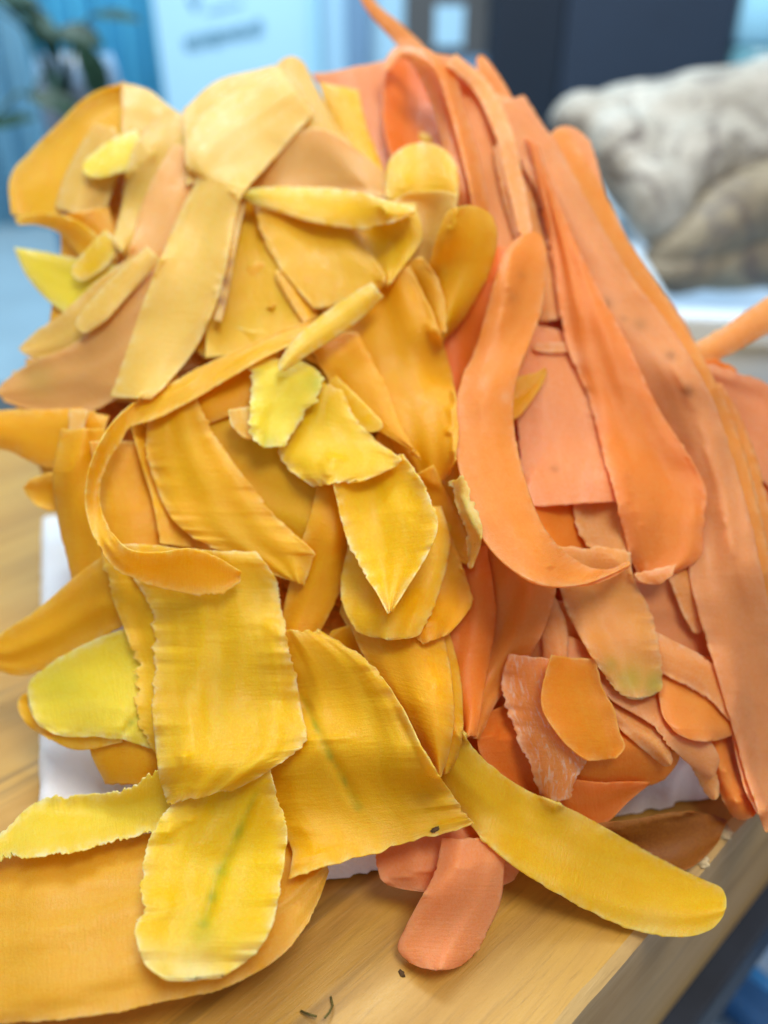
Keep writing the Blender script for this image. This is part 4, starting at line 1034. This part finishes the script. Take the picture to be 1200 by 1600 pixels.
# poster with a printed band
pr = empty('poster', (wx(265), 1.20, 0)); tag(pr, 'pale blue paper notice with a dark printed line on the back wall', 'poster')
x0 = 0; x1 = wx(545) - wx(265)
mesh_obj('sheet', box_bm(0, x1, 0, .003, -.12, .62), 'paper_blue', pr)
INK = [0]
def ink(px0, py0, px1, py1, h, blocks=1):
    a_ = Vector((wx(px0, 1.2, py0) - pr.location.x, -.0008, wz(py0, 1.2))); b_ = Vector((wx(px1, 1.2, py1) - pr.location.x, -.0008, wz(py1, 1.2)))
    for k in range(blocks):
        INK[0] += 1; zo = -.0008 - .0002 * (INK[0] % 7)
        t0, t1 = k / blocks, (k + .78) / blocks
        p, q = a_.lerp(b_, t0), a_.lerp(b_, t1); p.y = q.y = zo
        bm = bmesh.new(); vs_ = [bm.verts.new(v) for v in (p - Vector((0, 0, h / 2)), q - Vector((0, 0, h / 2)), q + Vector((0, 0, h / 2)), p + Vector((0, 0, h / 2)))]
        bm.faces.new(vs_); mesh_obj('printed_mark', bm, 'ink', pr)
rr_ = random.Random(4); xx_ = 288.0
while xx_ < 412:
    wl = rr_.uniform(3.5, 8.5); yy_ = 72 - (xx_ - 288) * .236
    ink(xx_, yy_ + rr_.uniform(-3, 3), xx_ + wl, yy_ - wl * .236 + rr_.uniform(-2, 2), rr_.uniform(.010, .020), 1)
    if rr_.random() < .6: ink(xx_, yy_ - 9, xx_ + wl * .9, yy_ - 9 - wl * .236, .004, 1)
    xx_ += wl + rr_.uniform(.8, 2.4)
ink(294, -4, 308, 18, .010); ink(312, -6, 302, 20, .008)
ink(322, 20, 380, 6, .003, 8)
panel('pale_post', wx(495), wx(508), 1.19, -.12, .62, 'wall_pale', 'pale post between the notice and the slate blue post', 'post')
panel('slate_post', wx(545), wx(580), 1.18, -.12, .62, 'slate', 'slate blue post left of the orange arch', 'post')
panel('grey_post', wx(580), wx(632), 1.20, -.12, .62, 'paper_blue', 'pale grey blue post directly left of the brown cabinet', 'post')
cb = empty('cabinet', (wx(632, 1.15), 1.15, -.12)); tag(cb, 'brown grey cabinet with a small light square behind the orange arch', 'cabinet')
wdt = wx(765, 1.15) - wx(632, 1.15)
mesh_obj('cabinet_body', box_bm(0, wdt, 0, .06, 0, .62), 'brown_grey', cb, False, .003)
sx0, sx1 = wx(678, 1.15) - cb.location.x, wx(722, 1.15) - cb.location.x
mesh_obj('light_square', box_bm(sx0, sx1, -.003, -.0002, wz(72, 1.15) + .12, wz(8, 1.15) + .12), 'paper_blue', cb)
mesh_obj('base_strip', box_bm(0, wdt, -.006, -.0003, 0, wz(88, 1.15) + .12), 'slate', cb)
nb = empty('navy_cupboard', (wx(765, 1.10), 1.10, -.12)); tag(nb, 'dark navy two door cupboard behind the ginger', 'cupboard')
xa, xb, xc = 0, wx(872, 1.1) - nb.location.x, wx(1127, 1.1) - nb.location.x
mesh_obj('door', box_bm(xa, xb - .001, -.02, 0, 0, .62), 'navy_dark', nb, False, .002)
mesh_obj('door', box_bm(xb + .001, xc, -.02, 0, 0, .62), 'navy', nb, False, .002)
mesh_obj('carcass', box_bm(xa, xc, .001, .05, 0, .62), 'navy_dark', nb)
# teal glass jar at the far right
jp = at(1185, 70, .95)
j = empty('glass_jar', (jp.x + .02, jp.y, -.10)); tag(j, 'teal tinted glass jar at the upper right corner', 'jar')
zt = jp.z + .10
lathe('jar_body', [(.055, 0), (.060, .02), (.060, zt - .01), (.055, zt), (.05, zt), (.055, .03), (.04, .01)], 'teal_glass', j)
lathe('jar_lid', [(.056, zt + .0005), (.060, zt + .005), (.060, zt + .06), (.05, zt + .07)], 'wall_pale', j)
